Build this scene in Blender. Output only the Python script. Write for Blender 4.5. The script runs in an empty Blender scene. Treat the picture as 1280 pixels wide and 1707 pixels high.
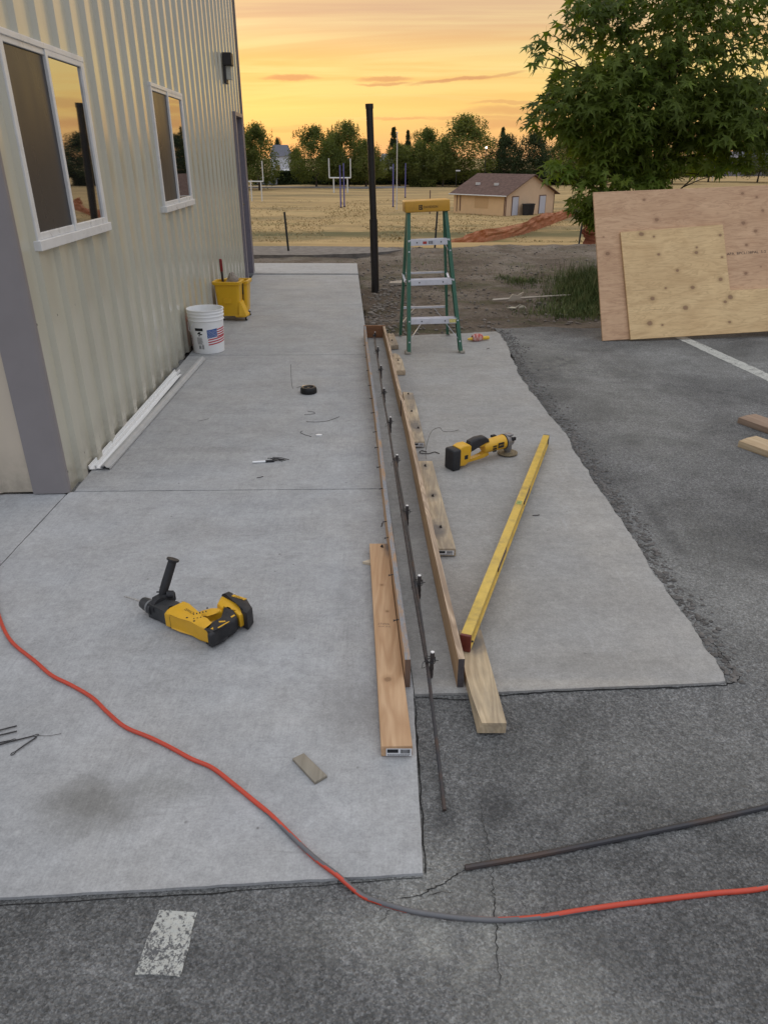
import bpy, bmesh, math, random
from mathutils import Vector, Matrix, noise as mn
rnd = random.Random(11)
sc = bpy.context.scene
C = sc.collection
R = math.radians

# ------------------------------------------------------------------ camera
EYE = 1.52
TILT = R(26.2)
cam = bpy.data.cameras.new('camera')
cam.sensor_fit = 'VERTICAL'; cam.sensor_height = 36; cam.lens = 1203/1707*36
cam.clip_start = .05; cam.clip_end = 8000
co = bpy.data.objects.new('camera', cam); C.objects.link(co)
co.location = (0, 0, EYE); co.rotation_euler = (math.pi/2-TILT, 0, 0)
sc.camera = co
sc.view_settings.view_transform = 'Standard'; sc.view_settings.look = 'None'
sc.view_settings.exposure = 0; sc.view_settings.gamma = 1
sc.view_settings.use_curve_mapping = False
sc.cycles.use_denoising = True
sc.cycles.max_bounces = 6

def lin(c):
    o = []
    for v in c[:3]:
        v /= 255
        o.append(v/12.92 if v <= .04045 else ((v+.055)/1.055)**2.4)
    return tuple(o)+(1,)

# ------------------------------------------------------------------ node helpers
class NT:
    def __init__(s, tree): s.t = tree; s.n = tree.nodes; s.l = tree.links
    def new(s, typ, **kw):
        n = s.n.new(typ)
        for k, v in kw.items(): setattr(n, k, v)
        return n
    def put(s, sock, v):
        if v is None: return
        if isinstance(v, bpy.types.NodeSocket): s.l.new(v, sock)
        else:
            if hasattr(sock.default_value, '__len__'):
                v = tuple(v) if hasattr(v, '__len__') else (v,)*len(sock.default_value)
                if len(sock.default_value) == 4 and len(v) == 3: v = v+(1,)
                if len(sock.default_value) == 3: v = v[:3]
            sock.default_value = v
    def math(s, op, a, b=None, c=None, clamp=False):
        n = s.new('ShaderNodeMath', operation=op); n.use_clamp = clamp
        for i, v in enumerate((a, b, c)): s.put(n.inputs[i], v)
        return n.outputs[0]
    def vmath(s, op, a, b=None, out=0):
        n = s.new('ShaderNodeVectorMath', operation=op)
        s.put(n.inputs[0], a); s.put(n.inputs[1], b)
        return n.outputs[out]
    def mix(s, f, a, b, blend='MIX'):
        n = s.new('ShaderNodeMix', data_type='RGBA', blend_type=blend)
        s.put(n.inputs[0], f); s.put(n.inputs[6], a); s.put(n.inputs[7], b)
        return n.outputs[2]
    def map(s, v, a, b, c=0, d=1, smooth=False):
        n = s.new('ShaderNodeMapRange'); n.clamp = True
        if smooth: n.interpolation_type = 'SMOOTHSTEP'
        for i, x in enumerate((v, a, b, c, d)): s.put(n.inputs[i], x)
        return n.outputs[0]
    def coord(s, kind='Object'): return s.new('ShaderNodeTexCoord').outputs[kind]
    def mapping(s, v, scale=(1, 1, 1), loc=(0, 0, 0), rot=(0, 0, 0)):
        n = s.new('ShaderNodeMapping'); s.put(n.inputs[0], v)
        n.inputs['Scale'].default_value = scale; n.inputs['Location'].default_value = loc
        n.inputs['Rotation'].default_value = rot
        return n.outputs[0]
    def noise(s, v, scale, detail=3, rough=.55, dist=0, col=False):
        n = s.new('ShaderNodeTexNoise'); s.put(n.inputs['Vector'], v)
        n.inputs['Scale'].default_value = scale; n.inputs['Detail'].default_value = detail
        n.inputs['Roughness'].default_value = rough; n.inputs['Distortion'].default_value = dist
        return n.outputs['Color' if col else 'Fac']
    def voro(s, v, scale, feature='F1', out='Distance', rand=1):
        n = s.new('ShaderNodeTexVoronoi', feature=feature); s.put(n.inputs['Vector'], v)
        n.inputs['Scale'].default_value = scale; n.inputs['Randomness'].default_value = rand
        return n.outputs[out]
    def ramp(s, f, stops, interp='LINEAR'):
        n = s.new('ShaderNodeValToRGB'); s.put(n.inputs[0], f)
        e = n.color_ramp; e.interpolation = interp
        while len(e.elements) > 1: e.elements.remove(e.elements[-1])
        e.elements[0].position = stops[0][0]; e.elements[0].color = tuple(stops[0][1])[:3]+(1,)
        for p, c in stops[1:]:
            x = e.elements.new(p); x.color = tuple(c)[:3]+(1,)
        return n.outputs[0]
    def xyz(s, v):
        n = s.new('ShaderNodeSeparateXYZ'); s.put(n.inputs[0], v); return n.outputs
    def comb(s, x, y, z):
        n = s.new('ShaderNodeCombineXYZ')
        for i, v in enumerate((x, y, z)): s.put(n.inputs[i], v)
        return n.outputs[0]
    def bump(s, h, strength=.3, dist=.01, normal=None):
        n = s.new('ShaderNodeBump'); s.put(n.inputs['Height'], h)
        n.inputs['Strength'].default_value = strength; n.inputs['Distance'].default_value = dist
        if normal: s.l.new(normal, n.inputs['Normal'])
        return n.outputs[0]

# ------------------------------------------------------------------ world: sunset sky
w = bpy.data.worlds.new('World'); sc.world = w; w.use_nodes = True
W = NT(w.node_tree); W.n.clear()
d = W.coord('Generated'); dx, dy, dz = W.xyz(d)
def S(r, g, b, k=1): 
    c = lin((r, g, b)); return (c[0]*k, c[1]*k, c[2]*k)
warm = W.ramp(W.map(dz, -.05, .95), [(0, S(170, 130, 105)), (.05, S(232, 176, 128)), (.075, S(243, 192, 126)),
    (.105, S(250, 214, 130)), (.15, S(250, 220, 144)), (.185, S(244, 216, 160)), (.205, S(238, 203, 152)),
    (.24, S(232, 198, 152)), (.34, S(222, 204, 178)), (.55, S(212, 210, 208)), (1, S(212, 216, 222))])
cool = W.ramp(W.map(dz, -.05, .95), [(0, S(150, 145, 145)), (.05, S(176, 172, 178)), (.2, S(190, 194, 206)), (.55, S(206, 211, 219)), (1, S(212, 216, 222))])
hor = W.math('MAXIMUM', W.math('SQRT', W.math('ADD', W.math('MULTIPLY', dx, dx), W.math('MULTIPLY', dy, dy))), .001)
azm = W.math('DIVIDE', dy, hor)
wf = W.map(azm, -.25, .8, 0, 1, True)
skyc = W.mix(wf, cool, warm)
# cloud deck seen in perspective: streaks flatten towards the horizon
k = W.math('DIVIDE', 1, W.math('ADD', W.math('MAXIMUM', dz, 0), .06))
cv = W.comb(W.math('MULTIPLY', W.math('MULTIPLY', dx, k), .32), W.math('MULTIPLY', dy, k), 0)
n1 = W.noise(cv, .55, 5, .6, .6)
n2 = W.noise(W.mapping(cv, loc=(7, 3, 0)), 1.5, 6, .62, .9)
band = W.map(n1, .44, .60, 0, 1, True)
band2 = W.map(n2, .53, .72, 0, .6, True)
up = W.map(dz, .02, .09)
tint = W.mix(wf, S(176, 182, 198), W.mix(W.map(dz, .10, .15), S(247, 190, 112), S(214, 172, 142)))
skyc = W.mix(W.math('MULTIPLY', W.math('MULTIPLY', band, up), .8), skyc, tint)
skyc = W.mix(W.math('MULTIPLY', band2, .38), skyc, W.mix(wf, S(205, 210, 220), S(252, 226, 160)))
# thin darker streaks low over the trees
u = W.math('DIVIDE', dx, W.math('MAXIMUM', dy, .05)); v = W.math('DIVIDE', dz, W.math('MAXIMUM', dy, .05))
wob = W.math('MULTIPLY', W.math('SUBTRACT', W.noise(W.comb(W.math('MULTIPLY', u, 18), W.math('MULTIPLY', v, 60), 0), 1, 4, .6), .5), .012)
vw = W.math('ADD', v, wob)
front = W.math('GREATER_THAN', dy, .1)
acc = None
for (px, py, a, b, sl, st) in [(525, 130, 48, 4.2, 0, .8), (438, 113, 26, 3.6, .05, .55), (426, 124, 20, 3, 0, .6), (640, 132, 46, 3.4, .02, .65),
        (640, 140, 46, 3, .03, .7), (730, 133, 80, 3.2, .09, .75), (790, 124, 30, 2.5, .1, .5), (800, 172, 70, 3, 0, .45), (830, 185, 130, 7, 0, .5), (770, 196, 110, 3.4, 0, .45),
        (660, 198, 60, 2.6, 0, .5), (860, 206, 200, 9, 0, .5), (500, 214, 120, 4, 0, .3), (980, 175, 160, 8, 0, .4)]:
    ang = math.atan((853.5-py)/1203)-TILT
    uu = (px-640)/1203/math.cos(math.atan((853.5-py)/1203))*math.cos(ang)/math.cos(ang)
    u0, v0 = uu, math.tan(ang)
    A, B = a/1203, b/1203
    du = W.math('SUBTRACT', u, u0)
    e = W.math('ADD', W.math('POWER', W.math('ABSOLUTE', W.math('DIVIDE', du, A)), 2),
               W.math('POWER', W.math('ABSOLUTE', W.math('DIVIDE', W.math('SUBTRACT', W.math('SUBTRACT', vw, v0), W.math('MULTIPLY', du, sl)), B)), 2))
    m_ = W.map(e, 1.2, .1, 0, st, True)
    acc = m_ if acc is None else W.math('MAXIMUM', acc, m_)
skyc = W.mix(W.math('MULTIPLY', acc, front), skyc, S(205, 142, 104))
nish = W.new('ShaderNodeTexSky', sky_type='NISHITA'); nish.sun_disc = False
nish.sun_elevation = R(2.5); nish.sun_rotation = R(-12)
ntint = W.vmath('SCALE', nish.outputs[0]); ntint.node.inputs['Scale'].default_value = .012
# overhead the dusk cloud is the brightest even source of light
bright = W.math('ADD', W.map(dz, .16, .7, 1.0, 1.9, True), 0)
s2 = W.vmath('SCALE', skyc); W.put(s2.node.inputs['Scale'], bright)
tot = W.vmath('ADD', s2, ntint)
below = W.map(dz, -.02, 0)
tot = W.mix(below, S(110, 95, 80), tot)
bg = W.new('ShaderNodeBackground'); W.put(bg.inputs[0], tot); bg.inputs[1].default_value = .95
ow = W.new('ShaderNodeOutputWorld'); W.l.new(bg.outputs[0], ow.inputs[0])

sun = bpy.data.lights.new('sun', 'SUN'); sun.energy = .35; sun.angle = R(14); sun.color = (1, .72, .42)
so = bpy.data.objects.new('sun', sun); C.objects.link(so)
sd = Vector((math.sin(R(-12))*math.cos(R(4)), math.cos(R(-12))*math.cos(R(4)), math.sin(R(4))))
so.rotation_euler = sd.to_track_quat('Z', 'Y').to_euler()

# ------------------------------------------------------------------ object helpers
class MB:
    def __init__(s): s.v = []; s.f = []; s.m = []; s.mi = 0
    def add(s, vs, fs, M=None):
        b = len(s.v)
        s.v += [tuple(M @ Vector(p)) if M else tuple(p) for p in vs]
        s.f += [tuple(b+i for i in f) for f in fs]; s.m += [s.mi]*len(fs); return s
    def box(s, x0, x1, y0, y1, z0, z1, M=None):
        vs = [(x, y, z) for z in (z0, z1) for y in (y0, y1) for x in (x0, x1)]
        return s.add(vs, [(0, 2, 3, 1), (4, 5, 7, 6), (0, 1, 5, 4), (2, 6, 7, 3), (0, 4, 6, 2), (1, 3, 7, 5)], M)
    def bbox(s, x0, x1, y0, y1, z0, z1, r=.004, seg=2, M=None):
        bm = bmesh.new(); bmesh.ops.create_cube(bm, size=1)
        for q in bm.verts:
            q.co = Vector(((x0+x1)/2+q.co.x*(x1-x0), (y0+y1)/2+q.co.y*(y1-y0), (z0+z1)/2+q.co.z*(z1-z0)))
        bmesh.ops.bevel(bm, geom=bm.edges[:], offset=r, segments=seg, affect='EDGES', profile=.5)
        return s.bm(bm, M)
    def bm(s, bm, M=None):
        bm.verts.index_update(); vs = [q.co.copy() for q in bm.verts]; fs = [[q.index for q in f.verts] for f in bm.faces]
        bm.free(); return s.add(vs, fs, M)
    def prism(s, pts, z0, z1, r=0, M=None, seg=2, topscale=None):
        # outline pts (x, y) anticlockwise, extruded z0..z1, bevelled
        a = sum(pts[i][0]*pts[(i+1) % len(pts)][1]-pts[(i+1) % len(pts)][0]*pts[i][1] for i in range(len(pts)))
        if a < 0: pts = pts[::-1]
        bm = bmesh.new()
        lo = [bm.verts.new((x, y, z0)) for x, y in pts]; hi = [bm.verts.new((x, y, z1)) for x, y in pts]
        n = len(pts)
        bm.faces.new(lo[::-1]); bm.faces.new(hi)
        for i in range(n): bm.faces.new((lo[i], lo[(i+1) % n], hi[(i+1) % n], hi[i]))
        if r:
            eg = [e for e in bm.edges if abs(e.verts[0].co.z-e.verts[1].co.z) < 1e-6]
            bmesh.ops.bevel(bm, geom=eg, offset=r, segments=seg, affect='EDGES', profile=.5, clamp_overlap=True)
        bmesh.ops.triangulate(bm, faces=[f for f in bm.faces if len(f.verts) > 4])
        return s.bm(bm, M)
    def tube(s, pts, r, n=8, cap=True, M=None):
        pts = [Vector(p) for p in pts]; k = len(pts)
        rs = r if hasattr(r, '__len__') else [r]*k
        vs = []; fs = []; up = None
        for i, p in enumerate(pts):
            t = (pts[min(i+1, k-1)]-pts[max(i-1, 0)]).normalized()
            if up is None:
                up = Vector((0, 0, 1)) if abs(t.z) < .9 else Vector((1, 0, 0))
            a = (up-t*up.dot(t)).normalized(); b = t.cross(a); up = a
            for j in range(n):
                c = 2*math.pi*j/n; vs.append(p+(a*math.cos(c)+b*math.sin(c))*rs[i])
        for i in range(k-1):
            for j in range(n):
                fs.append((i*n+j, i*n+(j+1) % n, (i+1)*n+(j+1) % n, (i+1)*n+j))
        if cap: fs.append(tuple(range(n))[::-1]); fs.append(tuple((k-1)*n+j for j in range(n)))
        return s.add(vs, fs, M)
    def lathe(s, prof, n=24, M=None, a0=0, a1=2*math.pi):
        full = abs(a1-a0-2*math.pi) < 1e-6; m = n if full else n+1
        vs = []; fs = []
        for r, z in prof:
            for j in range(m):
                a = a0+(a1-a0)*j/n; vs.append((r*math.cos(a), r*math.sin(a), z))
        for i in range(len(prof)-1):
            for j in range(n):
                j2 = (j+1) % m if full else j+1
                fs.append((i*m+j, i*m+j2, (i+1)*m+j2, (i+1)*m+j))
        return s.add(vs, fs, M)
    def build(s, name, mat, parent=None, loc=None, smooth=False, world=False):
        me = bpy.data.meshes.new(name); v = s.v
        if world and parent is not None:
            o = parent_world(parent); v = [(a-o.x, b-o.y, c-o.z) for a, b, c in v]
        me.from_pydata(v, [], s.f)
        mats = mat if isinstance(mat, (list, tuple)) else [mat]
        for q in mats: me.materials.append(q)
        if len(mats) > 1: me.polygons.foreach_set('material_index', s.m)
        me.update()
        if smooth:
            me.polygons.foreach_set('use_smooth', [True]*len(me.polygons))
            try: me.set_sharp_from_angle(angle=R(smooth if smooth is not True else 40))
            except Exception: pass
        ob = bpy.data.objects.new(name, me); C.objects.link(ob)
        if parent is not None: ob.parent = parent
        if loc: ob.location = loc
        return ob
def parts_split(o):
    # separate a part built in one go into one object per connected piece
    me = o.data; n = len(me.vertices); par = list(range(n))
    def find(a):
        while par[a] != a: par[a] = par[par[a]]; a = par[a]
        return a
    for e in me.edges:
        a, b = find(e.vertices[0]), find(e.vertices[1])
        if a != b: par[a] = b
    groups = {}
    for f in me.polygons: groups.setdefault(find(f.vertices[0]), []).append(f)
    if len(groups) < 2: return
    first = True
    for g in groups.values():
        idx = {}; vs = []; fs = []
        for f in g:
            row = []
            for v in f.vertices:
                if v not in idx: idx[v] = len(vs); vs.append(tuple(me.vertices[v].co))
                row.append(idx[v])
            fs.append(row)
        m2 = bpy.data.meshes.new(o.name.split('.')[0]); m2.from_pydata(vs, [], fs)
        for m in me.materials: m2.materials.append(m)
        for a_, b_ in zip(m2.polygons, g): a_.use_smooth = b_.use_smooth
        if first: o.data = m2; first = False
        else:
            c = bpy.data.objects.new(o.name.split('.')[0], m2); C.objects.link(c); c.parent = o.parent; c.location = o.location
def parent_world(p):
    o = Vector((0, 0, 0))
    while p is not None: o += p.location; p = p.parent
    return o
def tag(o, label=None, cat=None, group=None, kind=None):
    if label: o['label'] = label
    if cat: o['category'] = cat
    if group: o['group'] = group
    if kind: o['kind'] = kind
    return o
def thing(name, label, cat, loc=(0, 0, 0), rz=0, group=None):
    o = bpy.data.objects.new(name, None); C.objects.link(o); o.empty_display_size = .1
    o.location = loc; o.rotation_euler = (0, 0, rz)
    return tag(o, label, cat, group)
def struct(o): o['kind'] = 'structure'; return o
def stuff(o): o['kind'] = 'stuff'; return o
def copy_tree(o, parent=None):
    c = o.copy(); C.objects.link(c); c.parent = parent
    for ch in [q for q in list(C.objects) if q.parent == o]: copy_tree(ch, c)
    return c
def at(px, py, Y):
    # the point at depth Y (metres ahead) on a sight line of the surveyed photograph
    c, s = math.cos(TILT), math.sin(TILT); u = (px-640)/1203; v = (853.5-py)/1203
    t = Y/(c+v*s); return Vector((u*t, Y, EYE+(v*c-s)*t))
_font = {}
def text(name, s, size, mat, parent, M, extrude=0.0, width=None):
    cu = bpy.data.curves.new('t', 'FONT'); cu.body = s; cu.size = size; cu.extrude = extrude
    cu.align_x = 'CENTER'; cu.align_y = 'CENTER'; cu.resolution_u = 2
    ob = bpy.data.objects.new('t', cu); C.objects.link(ob)
    dg = bpy.context.evaluated_depsgraph_get(); dg.update()
    me = bpy.data.meshes.new_from_object(ob.evaluated_get(dg))
    bpy.data.objects.remove(ob); bpy.data.curves.remove(cu)
    if width:
        xs = [q.co.x for q in me.vertices]; k = width/(max(xs)-min(xs))
        for q in me.vertices: q.co.x *= k
    me.transform(M); me.materials.clear(); me.materials.append(mat)
    o = bpy.data.objects.new(name, me); C.objects.link(o); o.parent = parent
    return o

# ------------------------------------------------------------------ materials
def base(name, col, rough=.6, metal=0, spec=.5):
    m = bpy.data.materials.new(name); m.use_nodes = True; N = NT(m.node_tree)
    b = N.n['Principled BSDF']
    b.inputs['Base Color'].default_value = tuple(col)[:3]+(1,)
    b.inputs['Roughness'].default_value = rough; b.inputs['Metallic'].default_value = metal
    b.inputs['Specular IOR Level'].default_value = spec
    return m, N, b
def plain(name, col, rough=.6, metal=0, spec=.5, var=.12, scale=30, bump=0, dirt=0):
    m, N, b = base(name, col, rough, metal, spec)
    c = N.coord(); n = N.noise(c, scale, 4, .6)
    k = N.map(n, .25, .75, 1-var, 1+var)
    cc = N.mix(1, col, N.comb(k, k, k), 'MULTIPLY')
    if dirt:
        cc = N.mix(N.map(N.noise(c, scale*.3, 5, .7), .5, .72, 0, dirt), cc, (.09, .075, .06))
    N.put(b.inputs['Base Color'], cc)
    N.put(b.inputs['Roughness'], N.map(N.noise(c, scale*.7, 3), .3, .7, max(rough-.1, .02), min(rough+.12, 1)))
    if bump: N.put(b.inputs['Normal'], N.bump(N.noise(c, scale*2, 4, .6), bump, .004))
    return m
def soft(N, c, x, y, rx, ry, wob=.5, sc_=6):
    X, Y, Z = N.xyz(c)
    a = N.math('DIVIDE', N.math('SUBTRACT', X, x), rx); b = N.math('DIVIDE', N.math('SUBTRACT', Y, y), ry)
    e = N.math('SQRT', N.math('ADD', N.math('MULTIPLY', a, a), N.math('MULTIPLY', b, b)))
    e = N.math('ADD', e, N.math('MULTIPLY', N.math('SUBTRACT', N.noise(c, sc_, 4, .6), .5), wob*2))
    return N.map(e, 1.1, .2, 0, 1, True)
def concrete(name, col, stains, broom=1.0, lo=.86, hi=1.11):
    m, N, b = base(name, col, .85, 0, .35)
    c = N.coord()
    f = N.math('ADD', N.math('MULTIPLY', N.noise(c, 1.1, 4, .6, .5), .5), N.math('MULTIPLY', N.noise(c, 5, 5, .65), .5))
    k = N.map(f, .32, .68, lo, hi)
    fine = N.math('MULTIPLY', N.map(N.noise(c, 150, 4, .75), .3, .7, .84, 1.15), N.map(N.noise(c, 52, 4, .75), .32, .68, .90, 1.10))
    mott = N.math('MULTIPLY', N.map(N.noise(c, 28, 5, .7), .3, .7, .89, 1.09), N.map(N.noise(c, 10, 6, .75, .8), .35, .68, .94, 1.05))
    # broom strokes run across the walk
    st = N.noise(N.mapping(c, (150, 7, 1)), 1, 3, .6); st2 = N.noise(N.mapping(c, (2.0, 8, 1)), 1, 5, .6, .6)
    bm_ = N.map(N.noise(c, 1.7, 4, .6), .42, .6, .15, 1)
    stk = N.math('MULTIPLY', N.math('ADD', 1, N.math('MULTIPLY', N.math('MULTIPLY', bm_, N.math('SUBTRACT', st, .5)), .38*broom)), N.map(st2, .3, .7, .95, 1.05))
    pits = N.map(N.voro(c, 55), .03, .10, .72, 1)
    pm = N.map(N.noise(c, 9, 2), .5, .56)
    pits = N.math('ADD', N.math('MULTIPLY', pits, pm), N.math('SUBTRACT', 1, pm))
    tot = k
    for q in (fine, mott, stk, pits): tot = N.math('MULTIPLY', tot, q)
    cc = N.mix(1, col, N.comb(tot, tot, tot), 'MULTIPLY')
    hue = N.map(N.noise(c, 2.3, 3), .35, .65)
    cc = N.mix(N.math('MULTIPLY', hue, .35), cc, N.mix(1, cc, (1.06, 1.0, .92), 'MULTIPLY'))
    for (x, y, rx, ry, s_, col2) in stains:
        cc = N.mix(N.math('MULTIPLY', soft(N, c, x, y, rx, ry), s_), cc, N.mix(1, cc, col2, 'MULTIPLY'))
    # specks, droplets and scuffs left by the work
    vc = N.voro(c, 16, out='Color'); vr, vg, vb = N.xyz(vc); vdist = N.voro(c, 16)
    spk = N.math('MULTIPLY', N.map(vr, .80, .82), N.map(vdist, N.math('MULTIPLY_ADD', vg, .10, .03), .02, 0, 1)); cc = N.mix(N.math('MULTIPLY', spk, .8), cc, (.10, .095, .09))
    vd2 = N.voro(N.mapping(c, loc=(4, 9, 0)), 11); vc2 = N.xyz(N.voro(N.mapping(c, loc=(4, 9, 0)), 11, out='Color'))
    cc = N.mix(N.math('MULTIPLY', N.math('MULTIPLY', N.map(vc2[0], .82, .84), N.map(N.math('ADD', vd2, N.math('MULTIPLY', N.noise(c, 60, 3), .06)), N.math('MULTIPLY_ADD', vc2[1], .10, .07), .02, 0, 1)), .5), cc, (.55, .55, .54))
    scf = N.noise(N.mapping(c, (3, 14, 1), rot=(0, 0, .5)), 1, 6, .75, 1.2); cc = N.mix(N.map(scf, .58, .70, 0, .34), cc, (.18, .175, .165))
    scf2 = N.noise(N.mapping(c, (12, 2.5, 1), loc=(5, 1, 0), rot=(0, 0, -.2)), 1, 6, .75, .8); cc = N.mix(N.map(scf2, .60, .74, 0, .30), cc, (.52, .52, .52))
    N.put(b.inputs['Base Color'], cc)
    h = N.math('ADD', N.math('MULTIPLY', N.noise(c, 150, 4, .7), .6), N.math('MULTIPLY', st, .5*broom))
    N.put(b.inputs['Normal'], N.bump(h, .5, .0025))
    return m
def asphalt_mat():
    m, N, b = base('asphalt', (.1, .1, .1), .9, 0, .3)
    c = N.coord()
    n1_ = N.noise(c, 210, 3, .65); n2_ = N.noise(N.mapping(c, (1, 1, 1), loc=(3, 7, 0)), 75, 4, .7)
    cw = N.vmath('ADD', c, N.mapping(N.noise(c, 200, 2, .6, 0, True), (.006, .006, .006)))
    cell = N.xyz(N.voro(cw, 230, out='Color'))[0]; cell2 = N.xyz(N.voro(N.mapping(cw, loc=(2, 5, 0)), 120, out='Color'))
    stone = N.math('MULTIPLY', N.map(N.math('POWER', cell, 1.5), 0, 1, .70, 1.42), N.map(n2_, .34, .66, .78, 1.22))
    stone = N.math('MULTIPLY', stone, N.map(cell2[1], 0, 1, .82, 1.18))
    ax = N.xyz(N.voro(c, 130, out='Color'))[0]; vd = N.voro(c, 130)
    light = N.math('MULTIPLY', N.map(ax, .84, .9, 0, 1), N.map(vd, .42, .25, 0, 1))
    f = N.map(N.noise(c, 200, 4, .7), .25, .75, .8, 1.2)
    big = N.map(N.noise(c, 1.3, 6, .66, .6), .36, .64, .70, 1.30)
    mid = N.map(N.noise(c, 7, 5, .65), .3, .7, .84, 1.16)
    t = N.math('MULTIPLY', N.math('MULTIPLY', stone, f), N.math('MULTIPLY', big, mid))
    cc = N.mix(1, (.166, .166, .162), N.comb(t, t, t), 'MULTIPLY')
    cc = N.mix(N.math('MULTIPLY', light, .30), cc, (.36, .35, .32))
    for (x, y, rx, ry, s_) in [(.12, 1.1, .24, .22, .55), (.33, .86, .26, .25, .6), (-.05, 1.0, .3, .1, .35), (1.35, 2.5, .5, .9, .35), (1.6, 4.8, .6, 1.4, .45), (1.25, 6.3, .5, .9, .4), (.8, 1.5, .6, .25, .22), (2.6, 6, 1.6, .8, .3)]:
        cc = N.mix(N.math('MULTIPLY', soft(N, c, x, y, rx, ry, .7, 14), s_), cc, N.mix(.5, (.25, .245, .225), N.mix(1, cc, (2, 2, 1.9), 'MULTIPLY')))
    for (x, y, rx, ry, s_) in [(.30, 1.36, .1, .08, .4), (.42, 1.3, .06, .03, .4), (1.28, 2.98, .06, .5, .35), (.155, 1.31, .05, .05, .5), (-.3, .95, .3, .05, .25), (.52, .98, .14, .12, .3)]:
        cc = N.mix(N.math('MULTIPLY', soft(N, c, x, y, rx, ry, .6, 20), s_), cc, (.045, .045, .047))
    N.put(b.inputs['Base Color'], cc)
    h = N.math('ADD', N.math('MULTIPLY', N.voro(cw, 120), 1.0), N.math('MULTIPLY', n2_, 1.4))
    N.put(b.inputs['Normal'], N.bump(h, .9, .009))
    return m
def wood(name, light, dark, ax='Y', ring=1.0, knots=(), weather=0, stamp=None, rough=.7, stains=(), plane='XY'):
    m, N, b = base(name, light, rough, 0, .3)
    c = N.coord()
    s1 = {'X': (.9, 9, 9), 'Y': (9, .9, 9), 'Z': (9, 9, .9)}[ax]
    s2 = {'X': (6, 120, 120), 'Y': (120, 6, 120), 'Z': (120, 120, 6)}[ax]
    g = N.noise(N.mapping(c, s1, loc=(3.3, 1.7, 2.2)), 1, 3, .5, .8)
    rg = N.math('FRACT', N.math('MULTIPLY', g, 9*ring))
    rg = N.map(N.math('ABSOLUTE', N.math('SUBTRACT', rg, .5)), .05, .5, 0, 1)
    fib = N.noise(N.mapping(c, s2), 1, 4, .6)
    cc = N.mix(N.math('MULTIPLY', rg, .55), light, dark)
    cc = N.mix(N.map(fib, .35, .75, 0, .45), cc, dark)
    cc = N.mix(N.map(N.noise(c, 5, 3), .4, .7, 0, .3), cc, N.mix(1, cc, (1.15, 1.1, 1.0), 'MULTIPLY'))
    if weather:
        cc = N.mix(N.map(N.noise(N.mapping(c, {'X': (4, 14, 9), 'Y': (14, 4, 9), 'Z': (9, 9, 2)}[ax]), 1, 5, .65), .42, .62, 0, weather), cc, (.13, .12, .115))
    a, bb = (0, 1) if plane == 'XY' else ((0, 2) if plane == 'XZ' else (1, 2))
    co_ = N.xyz(c)
    for (x, y, r) in knots:
        p = N.math('DIVIDE', N.math('SUBTRACT', co_[a], x), r*1.25); q = N.math('DIVIDE', N.math('SUBTRACT', co_[bb], y), r)
        if ax == 'Y': q = N.math('MULTIPLY', q, .8)
        e = N.math('SQRT', N.math('ADD', N.math('MULTIPLY', p, p), N.math('MULTIPLY', q, q)))
        e = N.math('ADD', e, N.math('MULTIPLY', N.math('SUBTRACT', N.noise(c, 60, 2), .5), .5))
        cc = N.mix(N.map(e, 2.4, 1.0, 0, .4, True), cc, dark)
        cc = N.mix(N.map(e, 1.15, .6, 0, .6), cc, tuple(q_*.42 for q_ in dark[:3])+(1,))
        cc = N.mix(N.map(e, .7, .4, 0, .25), cc, tuple(q_*.9 for q_ in dark[:3])+(1,))
    for (x, y, rx, ry, s_) in stains:
        cc = N.mix(N.math('MULTIPLY', soft(N, c, x, y, rx, ry, .45, 25), s_), cc, (.12, .115, .115))
    N.put(b.inputs['Base Color'], cc)
    N.put(b.inputs['Normal'], N.bump(N.math('ADD', fib, N.math('MULTIPLY', rg, .3)), .35, .002))
    return m
M_black = plain('black_rubber', (.018, .018, .02), .5, 0, .4, .25, 60)
M_steel = plain('dark_steel', (.045, .042, .042), .5, .6, .5, .35, 60)
M_rust = plain('rusty_steel', (.07, .06, .058), .6, .4, .4, .4, 40, .3, .0)
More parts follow.
